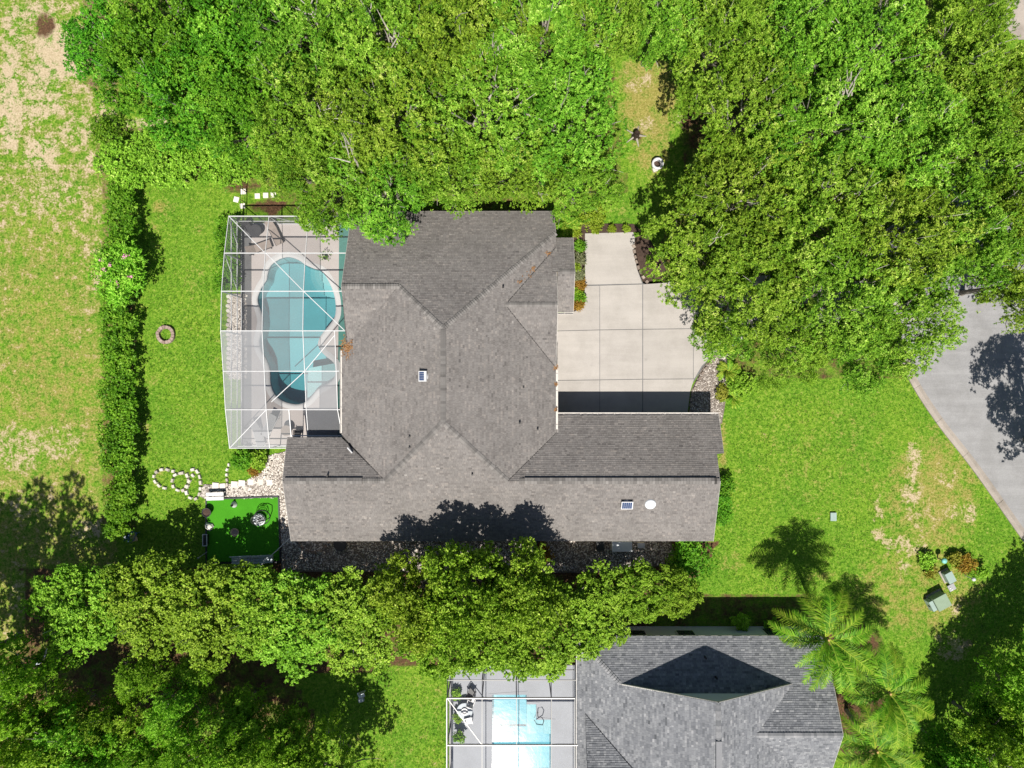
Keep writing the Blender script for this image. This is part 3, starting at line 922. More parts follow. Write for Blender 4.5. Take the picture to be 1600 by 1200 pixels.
# east slope with the entry gable's valleys
en_y, en_z, en_h = 5.6, 5.35, 4.42
sE = (RZ - EZ) / (EEX - (-4.67))
en_x = -4.67 + (RZ - en_z) / sE
roof_slope(house, [RN, NEh, (EEX, en_y + en_h, EZ), (en_x, en_y, en_z), (EEX, en_y - en_h, EZ), (EEX, -3.62, EZ), SE_, RS], M['shingle'], seed=4)
roof_slope(house, [(en_x, en_y, en_z), (EEX, en_y + en_h, EZ), (EEX + .02, en_y, en_z)], M['shingle'], seed=5)
roof_slope(house, [(en_x, en_y, en_z), (EEX + .02, en_y, en_z), (EEX, en_y - en_h, EZ)], M['shingle'], seed=6)
# porch gable in front of the entry
pz, pe, px0, px1 = 4.45, 3.05, 2.9, 4.52
roof_slope(house, [(px0, 8.08, pz), (px1, 8.08, pz), (px1, 10.8, pe), (px0, 10.8, pe)], M['shingle'], seed=7)
roof_slope(house, [(px0 + .4, 8.08, pz), (px0 + .4, 5.32, pe), (px1, 5.32, pe), (px1, 8.08, pz)], M['shingle'], seed=8)
# south slope: body and both wings in one plane
roof_slope(house, [RS, SW_, (WRX + .15, -6.86, WZ), (WRX, YS, SZ), (14.95, YS, SZ), (14.75, -6.86, WZ), SE_], M['shingle'], seed=9)
# wing north slopes
roof_slope(house, [SE_, (EEX, -3.62, EZ), (EEX + .0, -2.28, SZ), (15.35, -2.28, SZ), (15.3, -5.0, 4.2), (14.8, -5.05, 4.23), (14.75, -6.86, WZ)], M['shingle'], 0.145, 0.22, seed=10)
roof_slope(house, [SW_, (WRX + .15, -6.86, WZ), (WRX, -3.92, 3.68), (WEX, -3.92, 3.68)], M['shingle'], 0.145, 0.22, seed=11)
for i, (a, b) in enumerate([(RS, RN), (NEh, RN), (HN, RN), (SE_, RS), (SW_, RS), (HN, (GWX, gr_y, gr_z)), ((EEX, en_y, en_z), (en_x, en_y, en_z)), ((px1, 8.08, pz), (px0 + .5, 8.08, pz)), (SW_, (-12.3, -6.86, WZ)), ((14.7, -6.86, WZ), (0.5, -6.86, WZ))]):
    ridge_cap(house, a, b, M['cap'], 0.075, 0.18, 0.18, i)
for a, b in [(SE_, (EEX, -3.62, EZ)), (SW_, (WEX, -3.8, EZ)), ((en_x, en_y, en_z), (EEX, en_y + en_h, EZ)), ((en_x, en_y, en_z), (EEX, en_y - en_h, EZ)), (HN, (-12.1, vy, EZ))]:
    MB().bar(Vector(a) + Vector((0, 0, .012)), Vector(b) + Vector((0, 0, .012)), .07, .03).build('valley_flashing', M['underlay'], house)
# raised ridge vents
for a, b in (((-16.1, -6.86, WZ + .06), (-10.6, -6.86, WZ + .06)), ((.9, -6.86, WZ + .06), (14.5, -6.86, WZ + .06))):
    m_ = MB(); a_, b_ = Vector(a), Vector(b)
    for sgn in (-1, 1):
        m_.add([a_ + Vector((0, 0, .05)), b_ + Vector((0, 0, .05)), b_ + Vector((0, sgn * .22, -.03)), a_ + Vector((0, sgn * .22, -.03)), a_ + Vector((0, sgn * .22, -.1)), b_ + Vector((0, sgn * .22, -.1))],
               [(0, 1, 2, 3) if sgn < 0 else (3, 2, 1, 0), (3, 2, 5, 4) if sgn < 0 else (4, 5, 2, 3)])
    rv = m_.build('ridge_vent', M['underlay'], house)
    c_ = MB(); k = 0
    L = (b_ - a_).length
    while k < L - .2:
        p = a_ + (b_ - a_) * (k / L); q = a_ + (b_ - a_) * ((k + .21) / L)
        z = Vector((0, 0, .012 + random.uniform(0, .006)))
        for sgn in (-1, 1):
            e = Vector((0, sgn * .225, -.085))
            hh = Vector((0, 0, .055))
            c_.add([p + hh + z, q + hh + z * .4, q + hh + e + z * .4, p + hh + e + z], [(0, 1, 2, 3) if sgn < 0 else (3, 2, 1, 0)], random.random())
        k += .22
    c_.build('vent_caps', M['cap'], rv, kind='stuff')
for a, b in [((GWX, YN, NZ), (EEX - .1, YN, NZ)), ((GWX, YN, NZ), (GWX, gr_y, gr_z)), ((GWX, gr_y, gr_z), (GWX, vy, EZ)), ((EEX - .1, YN, NZ), NEh), ((EEX, -3.62, EZ), (EEX, en_y - en_h, EZ)), ((EEX, en_y - en_h, EZ), (EEX + .02, en_y, en_z)), ((EEX + .02, en_y, en_z), (EEX, en_y + en_h, EZ)),
             ((WRX, YS, SZ), (14.95, YS, SZ)), ((14.95, YS, SZ), (14.75, -6.86, WZ)), ((15.3, -5.0, 4.2), (15.35, -2.28, SZ)), ((WRX, YS, SZ), (WRX + .15, -6.86, WZ)), ((WRX + .15, -6.86, WZ), (WRX, -3.92, 3.68)), ((WEX, -3.72, EZ), (WEX, vy, EZ)), ((px1, 5.32, pe), (px1, 8.08, pz)), ((px1, 8.08, pz), (px1, 10.8, pe)), ((WRX, -3.92, 3.68), (WEX, -3.92, 3.68))]:
    edge(house, a, b)
gutter(house, (EEX + .05, -2.28, SZ), (15.35, -2.28, SZ), (0, 1, 0))
gutter(house, (EEX, -3.62, EZ), (EEX, 1.3, EZ), (1, 0, 0))
gutter(house, (px0 + .4, 5.32, pe), (px1, 5.32, pe), (0, -1, 0))
gutter(house, (WEX, -3.6, EZ), (WEX, vy, EZ), (-1, 0, 0))
w = MB()
w.prism([(-11.9, -6), (2.7, -6), (2.7, 10.6), (-11.4, 10.6), (-11.4, 3), (-11.9, 3)], 0, 3.45)
w.prism([(-11.38, 10), (2.55, 10), (2.55, 12.45), (-11.38, 12.45)], 0, 2.5)
w.prism([(-15.9, -11.15), (14.35, -11.15), (14.35, -2.85), (2.72, -2.85), (2.72, -4.1), (-15.9, -4.4)], 0, 2.85)
w.prism([(2.6, 5.8), (4.1, 5.8), (4.1, 10.35), (2.6, 10.35)], 0, 3.0)
for x, y0, y1, z0, yp, zp in ((-15.9, -11.15, -3.95, 2.8, -6.86, WZ - .2), (14.3, -11.15, -2.85, 2.8, -6.86, WZ - .2), (-11.4, 2.9, 12.4, 2.6, gr_y, gr_z - .2), (2.7, 1.3, 9.9, 3.4, en_y, en_z - .2), (4.05, 5.75, 10.4, 3.0, 8.08, pz - .2)):
    w.add([(x - .05, y0, z0), (x - .05, y1, z0), (x - .05, yp, zp), (x + .05, y0, z0), (x + .05, y1, z0), (x + .05, yp, zp)], [(0, 1, 2), (5, 4, 3), (0, 3, 4, 1), (1, 4, 5, 2), (2, 5, 3, 0)])
w.build('wall', M['stucco'], house)
for x0, x1 in ((4.2, 9.0), (9.6, 14.0)):
    g = MB().box(((x0 + x1) / 2, -2.8, 1.15), (x1 - x0, .08, 2.3)).build('garage_door', M['white'], house)
    for k in range(4):
        MB().box(((x0 + x1) / 2, -2.755, .29 + k * .57), (x1 - x0 - .1, .03, .53)).build('door_panel', M['white'], g)
for c, d in (((2.74, 3.5, 1.6), (.06, 1.6, 1.3)), ((-8, -11.18, 1.6), (1.6, .06, 1.2)), ((0, -11.18, 1.6), (1.6, .06, 1.2)), ((8, -11.18, 1.6), (1.6, .06, 1.2)), ((-5, 12.48, 1.5), (1.8, .06, 1.2)), ((-11.94, -1, 1.15), (.06, 3.2, 2.2)), ((-11.44, 8, 1.3), (.06, 1.8, 1.9))):
    wf = MB().box(c, d).build('window', M['white'], house)
    ax = 0 if d[0] < d[1] else 1
    dd = [d[0] + .02, d[1] - .16, d[2] - .16] if ax == 0 else [d[0] - .16, d[1] + .02, d[2] - .16]
    MB().box(c, dd).build('pane', M['glass'], wf)
dr = MB().box((4.12, 8.1, 1.1), (.06, 1.0, 2.2)).build('front_door', M['wood'], house)
MB().box((4.17, 7.75, 1.05), (.05, .05, .2)).build('handle', M['bronze'], dr)

# things fixed on the roof
def on_roof_frame(c, ydir, slope):
    """returns function mapping local (x across, y down-slope, h normal) to world"""
    c = Vector(c); yd = Vector(ydir).normalized()
    dn = Vector((yd.x, yd.y, -slope)).normalized()
    ac = Vector((-yd.y, yd.x, 0))
    n = ac.cross(dn); n = n if n.z > 0 else -n
    return lambda x, y, h: c + ac * x + dn * y + n * h
def solar_fan(c, ydir, slope, w_, h_, tilt):
    f = on_roof_frame(c, ydir, slope)
    m_ = MB()
    n = 18
    vs = [f(.3 * math.cos(6.283 * k / n), .3 * math.sin(6.283 * k / n), -.02) for k in range(n)] + [f(.27 * math.cos(6.283 * k / n), .27 * math.sin(6.283 * k / n), .22) for k in range(n)]
    m_.add(vs, [(k, (k + 1) % n, n + (k + 1) % n, n + k) for k in range(n)] + [tuple(range(n, 2 * n))])
    fan = m_.build('solar_attic_fan', M['white'], house)
    def slab(x, y, z0, z1):
        b = [f(i * x, j * y, z0 + tilt * j) for i, j in ((-1, -1), (1, -1), (1, 1), (-1, 1))]
        t = [f(i * x, j * y, z1 + tilt * j) for i, j in ((-1, -1), (1, -1), (1, 1), (-1, 1))]
        return MB().add(b + t, [(3, 2, 1, 0), (4, 5, 6, 7), (0, 1, 5, 4), (1, 2, 6, 5), (2, 3, 7, 6), (3, 0, 4, 7)])
    slab(w_, h_, .26, .31).build('panel_frame', M['white'], fan)
    for i in range(5):
        x0 = -w_ + .06 + i * (2 * w_ - .12) / 5; x1 = x0 + (2 * w_ - .12) / 5 - .015
        b = [f(x, y, .313 + tilt * (1 if y > 0 else -1)) for x, y in ((x0, -h_ + .06), (x1, -h_ + .06), (x1, h_ - .06), (x0, h_ - .06))]
        MB().add(b, [(0, 1, 2, 3)]).build('solar_cell', M['pv'], fan)
def zroof(kind, x, y):
    return {'W': RZ - .51 * (-4.67 - x), 'E': RZ - sE * (x + 4.67), 'S': RZ - .514 * (-2.6 - y), 'N': RZ - SLN * (y - 3.76)}[kind]
def roofpt(px, py, kind):
    z = 5.0
    for _ in range(12):
        p = P(px, py, z); z = zroof(kind, p.x, p.y)
    return P(px, py, z)
solar_fan(roofpt(664, 588, 'W'), (-1, 0), .51, .36, .3, .03)
solar_fan(roofpt(979, 786, 'S'), (0, -1), .514, .42, .33, .0)
f = on_roof_frame(roofpt(1016, 787, 'S'), (0, -1), .514)
m_ = MB(); n = 22
prof = [(.40, -.02), (.40, .12), (.36, .17), (.27, .22), (.14, .25), (.01, .26)]
vs = [f(r_ * math.cos(6.283 * k / n), r_ * math.sin(6.283 * k / n), h) for r_, h in prof for k in range(n)]
m_.add(vs, [(i * n + k, i * n + (k + 1) % n, (i + 1) * n + (k + 1) % n, (i + 1) * n + k) for i in range(len(prof) - 1) for k in range(n)])
m_.build('skylight_dome', M['dome'], house, smooth=True)
for px, py, kd, h in [(786, 449, 'E', .3), (812, 661, 'E', .35), (840, 671, 'E', .3), (738, 741, 'S', .3), (640, 682, 'W', .2), (640, 699, 'W', .2), (510, 742, 'S', .3), (818, 605, 'E', .15)]:
    p = roofpt(px, py, kd)
    if py == 742: p = Vector((p.x, -6.5, 5.05))
    MB().tube([p - Vector((0, 0, .1)), p + Vector((0, 0, h))], [.07, .065], 10).build('vent_pipe', M['black'], house)
p = Vector((*P2(548, 703, 4.2), 4.35))
MB().tube([p + Vector((-.2, .18, -.02)), p + Vector((.15, -.2, .02))], .06, 8).build('loose_pipe', M['white'], house)
# needles and leaves gathered on the roof and in the valleys
db = MB()
for (cx, cy, s_, n_, kd) in [(542, 541, 9, 260, 'W'), (812, 441, 2.5, 10, 'E'), (833, 420, 3.5, 16, 'E'), (856, 397, 3, 18, 'E'), (826, 428, 9, 14, 'E'), (868, 574, 2.5, 70, 'E'), (868, 600, 2, 50, 'E'), (868, 640, 2, 40, 'E')]:
    for _ in range(n_):
        a = roofpt(cx + random.gauss(0, s_ * .55), cy + random.gauss(0, s_ * (.9 if kd == 'W' else .6)), kd) + Vector((0, 0, .05 if cx < 865 else .02))
        t = random.uniform(0, 6.28); l = random.uniform(.08, .2)
        d = Vector((math.cos(t), math.sin(t), 0)) * l; s = Vector((-math.sin(t), math.cos(t), 0)) * .025
        db.add([a - s, a + d * .5 - s * 1.5 + Vector((0, 0, .02)), a + d, a + s], [(0, 1, 2, 3)], random.random())
db.build('fallen_needles', M['straw'], house, kind='stuff')

# ------------------------------------------------------------------ the pool and its deck
def fill_with_hole(outer, inner_, z):
    bm = bmesh.new()
    es = []
    for loop in (outer, inner_):
        vs = [bm.verts.new((p[0], p[1], z)) for p in loop]
        for i in range(len(vs)):
            es.append(bm.edges.new((vs[i], vs[(i + 1) % len(vs)])))
    bmesh.ops.triangle_fill(bm, use_beauty=True, edges=es)
    bmesh.ops.recalc_face_normals(bm, faces=bm.faces)
    if bm.faces and sum(f_.normal.z for f_ in bm.faces) < 0:
        bmesh.ops.reverse_faces(bm, faces=bm.faces)
    bm.verts.index_update()
    m_ = MB().add([v.co[:] for v in bm.verts], [[v.index for v in f_.verts] for f_ in bm.faces])
    bm.free()
    return m_

def grow(loop, d):
    area = sum(loop[i][0] * loop[(i + 1) % len(loop)][1] - loop[(i + 1) % len(loop)][0] * loop[i][1] for i in range(len(loop)))
    s = 1 if area > 0 else -1
    out = []
    n = len(loop)
    for i in range(n):
        a, b = Vector(loop[i - 1]), Vector(loop[(i + 1) % n])
        t = (b - a).normalized()
        out.append((loop[i][0] + t.y * d * s, loop[i][1] - t.x * d * s))
    return out

pool_px = [(451.7, 401.7), (436.7, 405), (423, 415), (418, 428), (416.5, 437), (410, 447), (404, 460), (402.5, 471), (408, 487), (410.5, 503), (408, 520), (405, 533), (408, 548), (416, 562), (421.5, 579), (422.5, 599),
           (429, 615.6), (442, 626.6), (462, 631.7), (477, 628.4), (487, 620), (496, 609), (510, 601), (522, 592), (524.5, 579), (522, 567), (510, 557), (501, 547.7), (497.3, 536.7), (502, 524), (515, 508), (523.5, 495), (525, 478), (521.7, 458), (512, 436), (502, 424), (490, 419.5), (478, 414), (467, 406.5)]
pool_loop = bez([P2(*p) for p in pool_px], 3, True)
deck_z = 0.06
deck = fill_with_hole([(-20.35, -4.85), (-16.0, -4.85), (-16.0, -4.2), (-11.95, -4.2), (-11.95, 2.9), (-11.42, 2.9), (-11.42, 12.6), (-20.35, 12.6)][::1], grow(pool_loop, .02), deck_z)
tag(deck.build('pool_deck', M['deck']), kind='structure')
tag(MB().prism([(-21.2, -4.85), (-20.36, -4.85), (-20.36, 12.6), (-21.2, 12.6)], -.05, .05).build('kerb_strip', M['darkpave']), kind='structure')
tag(MB().prism([(-13.62, -4.15), (-11.97, -4.15), (-11.97, 2.85), (-11.45, 2.85), (-11.45, 12.55), (-13.5, 12.55)], .03, .066).build('lanai_matting', M['tealmat']), kind='structure')
pool = empty('freeform_pool', (*P2(465, 515), 0))
tag(pool, 'freeform swimming pool with teal water under the white-framed screen cage', 'swimming pool')
cp_o = grow(pool_loop, .42)
cpm = MB(); n = len(pool_loop)
lp = [pool_loop, [((a[0] + b[0]) / 2, (a[1] + b[1]) / 2) for a, b in zip(pool_loop, cp_o)], cp_o]
vs = [(p[0], p[1], -.25) for p in pool_loop] + [(p[0], p[1], deck_z + .035) for p in lp[0]] + [(p[0], p[1], deck_z + .05) for p in lp[1]] + [(p[0], p[1], deck_z + .008) for p in lp[2]]
fs = []
for a in range(3):
    for k in range(n):
        l = (k + 1) % n
        fs.append((a * n + k, a * n + l, (a + 1) * n + l, (a + 1) * n + k))
cpm.add(vs, fs).build('coping', M['coping'], pool, smooth=True)
def basin(loop, depth, m, parent, slopefn=None):
    n = len(loop)
    fl = grow(loop, -.12)
    zz = [depth if slopefn is None else slopefn(p) for p in fl]
    tri = tessellate_polygon([[Vector((p[0], p[1], 0)) for p in fl]])
    vs = [(p[0], p[1], -.02) for p in loop] + [(p[0], p[1], -z) for p, z in zip(fl, zz)]
    return MB().add(vs, [(k, (k + 1) % n, n + (k + 1) % n, n + k) for k in range(n)] + [tuple(n + i for i in t) for t in tri]).build('basin', m, parent)
basin(pool_loop, 1.5, M['plaster'], pool, lambda p: 1.35 + .45 * max(0, min(1, (3.5 - p[1]) / 4)))
MB().prism(grow(pool_loop, .015), -2.0, -.09).build('water', M['water'], pool)
tl = grow(pool_loop, -.006); n = len(tl)
MB().add([(p[0], p[1], -.04) for p in tl] + [(p[0], p[1], -.22) for p in grow(pool_loop, -.02)], [(k, (k + 1) % n, n + (k + 1) % n, n + k) for k in range(n)]).build('tile_line', M['tile'], pool)
# entry steps and the shallow sun shelf
def arc_step(c, r, a0, a1, z0, z1):
    pts = [c] + [(c[0] + r * math.cos(R(a)), c[1] + r * math.sin(R(a))) for a in np.linspace(a0, a1, 14)]
    MB().prism(pts, z0, z1).build('step', M['plaster'], pool)
sc = P2(519, 424)
for k, r_ in enumerate((1.15, 1.55, 1.95)):
    arc_step(sc, r_, 165, 290, -1.5, -.35 - .28 * k)
MB().prism([P2(*p) for p in [(478, 598), (480, 575), (522, 567), (524, 580), (521, 592), (509, 601), (495, 609), (486, 620), (478, 626)]], -1.8, -.42).build('sun_shelf', M['plaster'], pool)
MB().lathe([(.09, 0), (.09, .02), (.03, .03)], (*P2(433, 615), deck_z - .75), 12).build('pool_light', M['bluefab'], pool)

# ------------------------------------------------------------------ white screen cage over the pool
cage = empty('pool_screen_cage', (-17, 4, 0))
tag(cage, 'white aluminium pool cage with screen panels attached to the brown-roofed house', 'pool cage')
YB = [12.5, 9.6, 6.74, 3.85, .94, -1.89, -4.79]
ZB = [2.6, 3.42, 3.92, 4.07, 3.62, 3.22, 2.45]
XB = [-21.1, -18.1, -15.15, -12.84]
XE = [-12.0, -12.0, -12.0, -12.0, -12.62, -12.62]
def bar_part(name, a, b, w_=.07, h_=.11, m='white'):
    return MB().bar(a, b, w_, h_).build(name, M[m], cage)
SWX = -16.42       # where the south end stops against the house
for j, (y, z) in enumerate(zip(YB, ZB)):
    x1 = XE[j] if j < 6 else SWX
    bar_part('beam', (XB[0], y, z), (x1, y, z), .058, .11)
for i, x in enumerate(XB):
    xs = [x] * 7
    if i == 3: xs = [-12.02, -12.02, -12.02, -12.84, -12.84, -12.84, None]
    for j in range(6):
        a = (xs[j] if i < 3 else xs[min(j, 5)], YB[j], ZB[j] + (.002 if i else 0)); 
        if j == 5:
            if i >= 2:
                if i == 2: b = (x, -3.92, ZB[5] + (ZB[6] - ZB[5]) * .70)
                else: b = (-12.62, -3.92, ZB[5] + (ZB[6] - ZB[5]) * .70)
            else: b = (x, YB[6], ZB[6])
        else:
            b = (a[0], YB[j + 1], ZB[j + 1])
        bar_part('purlin', a, b, .042, .08)
zc_ = ZB[5] + (ZB[6] - ZB[5]) * .70
bar_part('beam', (SWX + .0, -3.85, zc_), (-12.62, -3.85, zc_), .08, .12)
bar_part('purlin', (SWX, -1.89, ZB[5]), (SWX, -4.79, ZB[6]), .06, .1)
# diagonal bracing
for a, b in [((XB[0], 0), (XB[1], 1)), ((XB[1] + .05, 1.0), (XB[2], 2)), ((XB[2], 2), (-12.1, 3)), ((XB[1], 5), (XB[0], 6)), ((XB[2], 4), (XB[1] + .4, 4.8)), ((-12.84, 3.1), (XB[2], 4))]:
    def at(t):
        i = int(min(5, math.floor(t))); f_ = t - i
        return YB[i] + (YB[i + 1] - YB[i]) * f_, ZB[i] + (ZB[i + 1] - ZB[i]) * f_ - .02
    (xa, ta), (xb, tb) = a, b
    bar_part('brace', (xa, *at(ta)), (xb, *at(tb)), .05, .06)
# walls: posts, rails, wall screens
for y, z in zip(YB, ZB):
    bar_part('post', (XB[0], y, .05), (XB[0], y, z), .08, .08)
for x in XB[1:3] + [-12.05]:
    bar_part('post', (x, YB[0], .05), (x, YB[0], ZB[0]), .07, .07)
for x in (XB[1], SWX):
    bar_part('post', (x, YB[6], .05), (x, YB[6], ZB[6]), .07, .07)
for z in (.1, 1.0, 2.15):
    bar_part('rail', (XB[0] + .001 * z, YB[0], z), (XB[0] + .001 * z, YB[6], z), .06, .06)
for z in (.1, 1.0):
    bar_part('rail', (XB[0], YB[0], z), (-12.05, YB[0], z), .1 if z < .5 else .05, .06)
    bar_part('rail', (XB[0], YB[6], z), (SWX, YB[6], z), .06, .06)
bar_part('brace', (XB[0], YB[0] - .2, ZB[0]), (XB[0], YB[1] + .6, .4), .04, .05)
bar_part('brace', (XB[0], YB[1], ZB[1]), (XB[0], YB[2] + .5, 1.0), .04, .05)
bar_part('brace', (XB[1] + .1, YB[0], ZB[0]), (XB[1] + 1.2, YB[0], .9), .04, .05)
bar_part('brace', (XB[2] + .1, YB[0], ZB[0]), (XB[2] + 1.2, YB[0], .9), .04, .05)
vei = ['scr', 'scr', 'scr', 'scr', 'scr_mid', None, 'scr', 'scr_mid', None, 'scr_glare', 'scr_mid', 'scr_mid', 'scr_glare', None, 'scr_glare', 'scr_glare', 'scr_mid', 'scr_dark']  # which roof panels carry the painted glare veil, and how strongly
def panel(pts, m):
    MB().add(pts, [tuple(range(len(pts)))]).build('screen_panel', M[m], cage)
for j in range(6):
    for i in range(3):
        x0, x1 = XB[i], XB[i + 1]
        if i == 2: x1 = -12.05 if j < 3 else -12.84
        y0, y1, z0, z1 = YB[j], YB[j + 1], ZB[j], ZB[j + 1]
        if j == 5 and i >= 1:
            # split where the house steps in
            if i == 1:
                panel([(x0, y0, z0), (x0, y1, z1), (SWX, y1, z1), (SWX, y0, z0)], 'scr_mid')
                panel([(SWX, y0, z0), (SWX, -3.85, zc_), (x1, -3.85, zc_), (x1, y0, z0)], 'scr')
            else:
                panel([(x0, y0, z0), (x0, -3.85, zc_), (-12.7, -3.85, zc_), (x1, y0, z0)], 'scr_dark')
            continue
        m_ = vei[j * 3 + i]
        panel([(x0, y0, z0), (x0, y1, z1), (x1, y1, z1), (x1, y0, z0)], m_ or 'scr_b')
for j in range(6):
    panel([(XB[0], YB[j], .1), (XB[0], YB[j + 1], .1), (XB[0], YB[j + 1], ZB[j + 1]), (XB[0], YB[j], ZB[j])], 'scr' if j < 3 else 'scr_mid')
for i in range(3):
    x1 = XB[i + 1] if i < 2 else -12.05
    panel([(XB[i], YB[0], .1), (x1, YB[0], .1), (x1, YB[0], ZB[0]), (XB[i], YB[0], ZB[0])], 'scr')
for x0, x1 in ((XB[0], XB[1]), (XB[1], SWX)):
    panel([(x0, YB[6], .1), (x1, YB[6], .1), (x1, YB[6], ZB[6]), (x0, YB[6], ZB[6])], 'scr')

# ------------------------------------------------------------------ second house (lower right), its cage and pool
h2 = empty('grey_roofed_house', (13, -26, 0))
tag(h2, 'pale blue house with blue-grey shingle roof and shaded gable recess behind the palms', 'house')
E2 = 3.3
NEy = -18.55
sN2 = .52
def zn(y): return E2 + sN2 * (NEy - y)
pk = (13.9, -21.45, 7.75)
rkW, rkE = (7.75, -21.45, zn(-21.45)), (20.05, -21.45, zn(-21.45))
rw = -24.35
sE2 = (pk[2] - rkE[2]) / (rkE[0] - pk[0])
Dx = pk[0] + (pk[2] - zn(rw)) / sE2
wxe = 4.75
roof_slope(h2, [(wxe, NEy, E2), (22.95, NEy, E2), (22.95, rw, zn(rw)), (Dx, rw, zn(rw)), rkE, (19.4, -22.0, zn(-22.0)), (8.4, -22.0, zn(-22.0)), rkW], M['shingle2'], .15, .25, .022, 21, .14)
roof_slope(h2, [(wxe, NEy, E2), rkW, pk, (13.9, -38, 7.75), (wxe, -38, E2)], M['shingle2'], .15, .25, .022, 22, .14)
ye = rw - (zn(rw) - E2) / sN2
exx = pk[0] + (pk[2] - E2) / sE2
roof_slope(h2, [pk, rkE, (Dx, rw, zn(rw)), (exx, ye, E2), (exx, -38, E2), (13.9, -38, 7.75)], M['shingle2'], .15, .25, .022, 23, .14)
roof_slope(h2, [(22.95, rw, zn(rw)), (22.95, ye, E2), (exx, ye, E2), (Dx, rw, zn(rw))], M['shingle2'], .15, .25, .022, 24, .14)
roof_slope(h2, [(5.35, -24.1, 3.68), (5.35, -30, 6.65), (11.3, -30, 6.65)], M['shingle2'], .15, .25, .022, 25, .14)
for i, (a, b) in enumerate([((13.9, -38, 7.75), (pk[0], pk[1] - .05, pk[2])), ((wxe, NEy, E2), rkW), ((22.9, rw, zn(rw)), (Dx, rw, zn(rw)))]):
    ridge_cap(h2, a, b, M['cap2'], .075, .17, .2, 40 + i)
m_ = MB(); a_, b_ = Vector((13.9, -38, 7.8)), Vector((13.9, -24, 7.8))
m_.bar(a_ + Vector((0, 0, .03)), b_ + Vector((0, 0, .03)), .4, .1).build('ridge_vent', M['cap2'], h2)
for a, b in [((wxe, NEy, E2), (22.95, NEy, E2)), (rkW, pk), (pk, rkE), ((22.95, NEy, E2), (22.95, rw, zn(rw))), ((22.95, rw, zn(rw)), (22.95, ye, E2)), ((wxe, NEy, E2), (wxe, -38, E2))]:
    edge(h2, a, b, m='gutter' if a[0] == wxe and b[0] == wxe else 'fascia', w=.07)
w = MB()
w.prism([(5.25, -18.95), (22.5, -18.95), (22.5, -30), (21, -38), (5.25, -38)], 0, 3.28)
w.add([(8.3, -21.98, 4.9), (19.5, -21.98, 4.9), (13.9, -21.98, 7.55), (8.3, -22.1, 4.9), (19.5, -22.1, 4.9), (13.9, -22.1, 7.55)], [(0, 1, 2), (5, 4, 3), (0, 3, 4, 1), (1, 4, 5, 2), (2, 5, 3, 0)])
w.build('wall', M['stucco2'], h2)
for c, d in (((9.5, -18.93, 1.6), (1.4, .06, 1.2)), ((13.2, -18.93, 1.6), (1.4, .06, 1.2)), ((20.5, -18.93, 1.5), (2.6, .06, 1.6))):
    wf = MB().box(c, d).build('window', M['white'], h2)
    MB().box(c, (d[0] - .16, d[1] + .02, d[2] - .16)).build('pane', M['glass'], wf)
for x, y, z in ((14.0, -19.8, 4.0), (14.6, -21.0, 4.6)):
    MB().tube([(x, y, z - .1), (x, y, z + .35)], [.07, .07], 10).build('vent_pipe', M['black'], h2)

tag(fill_with_hole([(-4.9, -21.9), (5.3, -21.9), (5.3, -40), (-4.9, -40)], [P2(*p) for p in [(769, 1085), (823, 1085), (823, 1100), (838, 1100), (838, 1124), (862, 1124), (862, 1290), (769, 1290)]], .06).build('pool_terrace', M['deck2']), kind='structure')
pool2 = empty('stepped_pool', (*P2(815, 1160), 0))
tag(pool2, 'light blue stepped swimming pool under the dark-framed screen cage', 'swimming pool')
l2 = [P2(*p) for p in [(769, 1085), (823, 1085), (823, 1100), (838, 1100), (838, 1124), (862, 1124), (862, 1290), (769, 1290)]]
basin(l2, 1.4, M['plaster2'], pool2)
MB().prism(grow(l2, .01), -1.6, -.06).build('water', M['water2'], pool2)
co = grow(l2, .3); m_ = MB(); n = len(l2)
m_.add([(p[0], p[1], .075) for p in l2] + [(p[0], p[1], .075) for p in co] + [(p[0], p[1], -.1) for p in l2], [(k, (k + 1) % n, n + (k + 1) % n, n + k) for k in range(n)] + [(2 * n + k, 2 * n + (k + 1) % n, (k + 1) % n, k) for k in range(n)])
m_.build('coping', M['deck2'], pool2)
for k, (x0, x1) in enumerate(((823, 838), (838, 850), (850, 862))):
    MB().prism([P2(*p) for p in [(x0, 1100 if k == 0 else 1124), (x1, 1100 if k == 0 else 1124), (x1, 1150), (x0, 1150)]], -1.4, -.35 - .3 * (2 - k) if k else -.4).build('step', M['plaster2'], pool2)
rp = lambda px, py, z: P(px, py, 0) + Vector((0, 0, z))
for dx in (0, 0):
    pass
hr = empty('pool_handrail', P(845, 1118, 0))
tag(hr, 'bent steel handrail at the steps of the light blue pool', 'handrail')
MB().tube([rp(840, 1113, .05), rp(840, 1113, .75), rp(846, 1113, .85), rp(849, 1118, .85), rp(847, 1125, .8), rp(838, 1127, .45), rp(835, 1127, -.2)], .035, 8).build('rail_tube', M['bronze'], hr)
MB().lathe([(.08, 0), (.08, .03), (.04, .04)], (*P2(840, 1113), .06), 12).build('flange', M['grey'], hr)

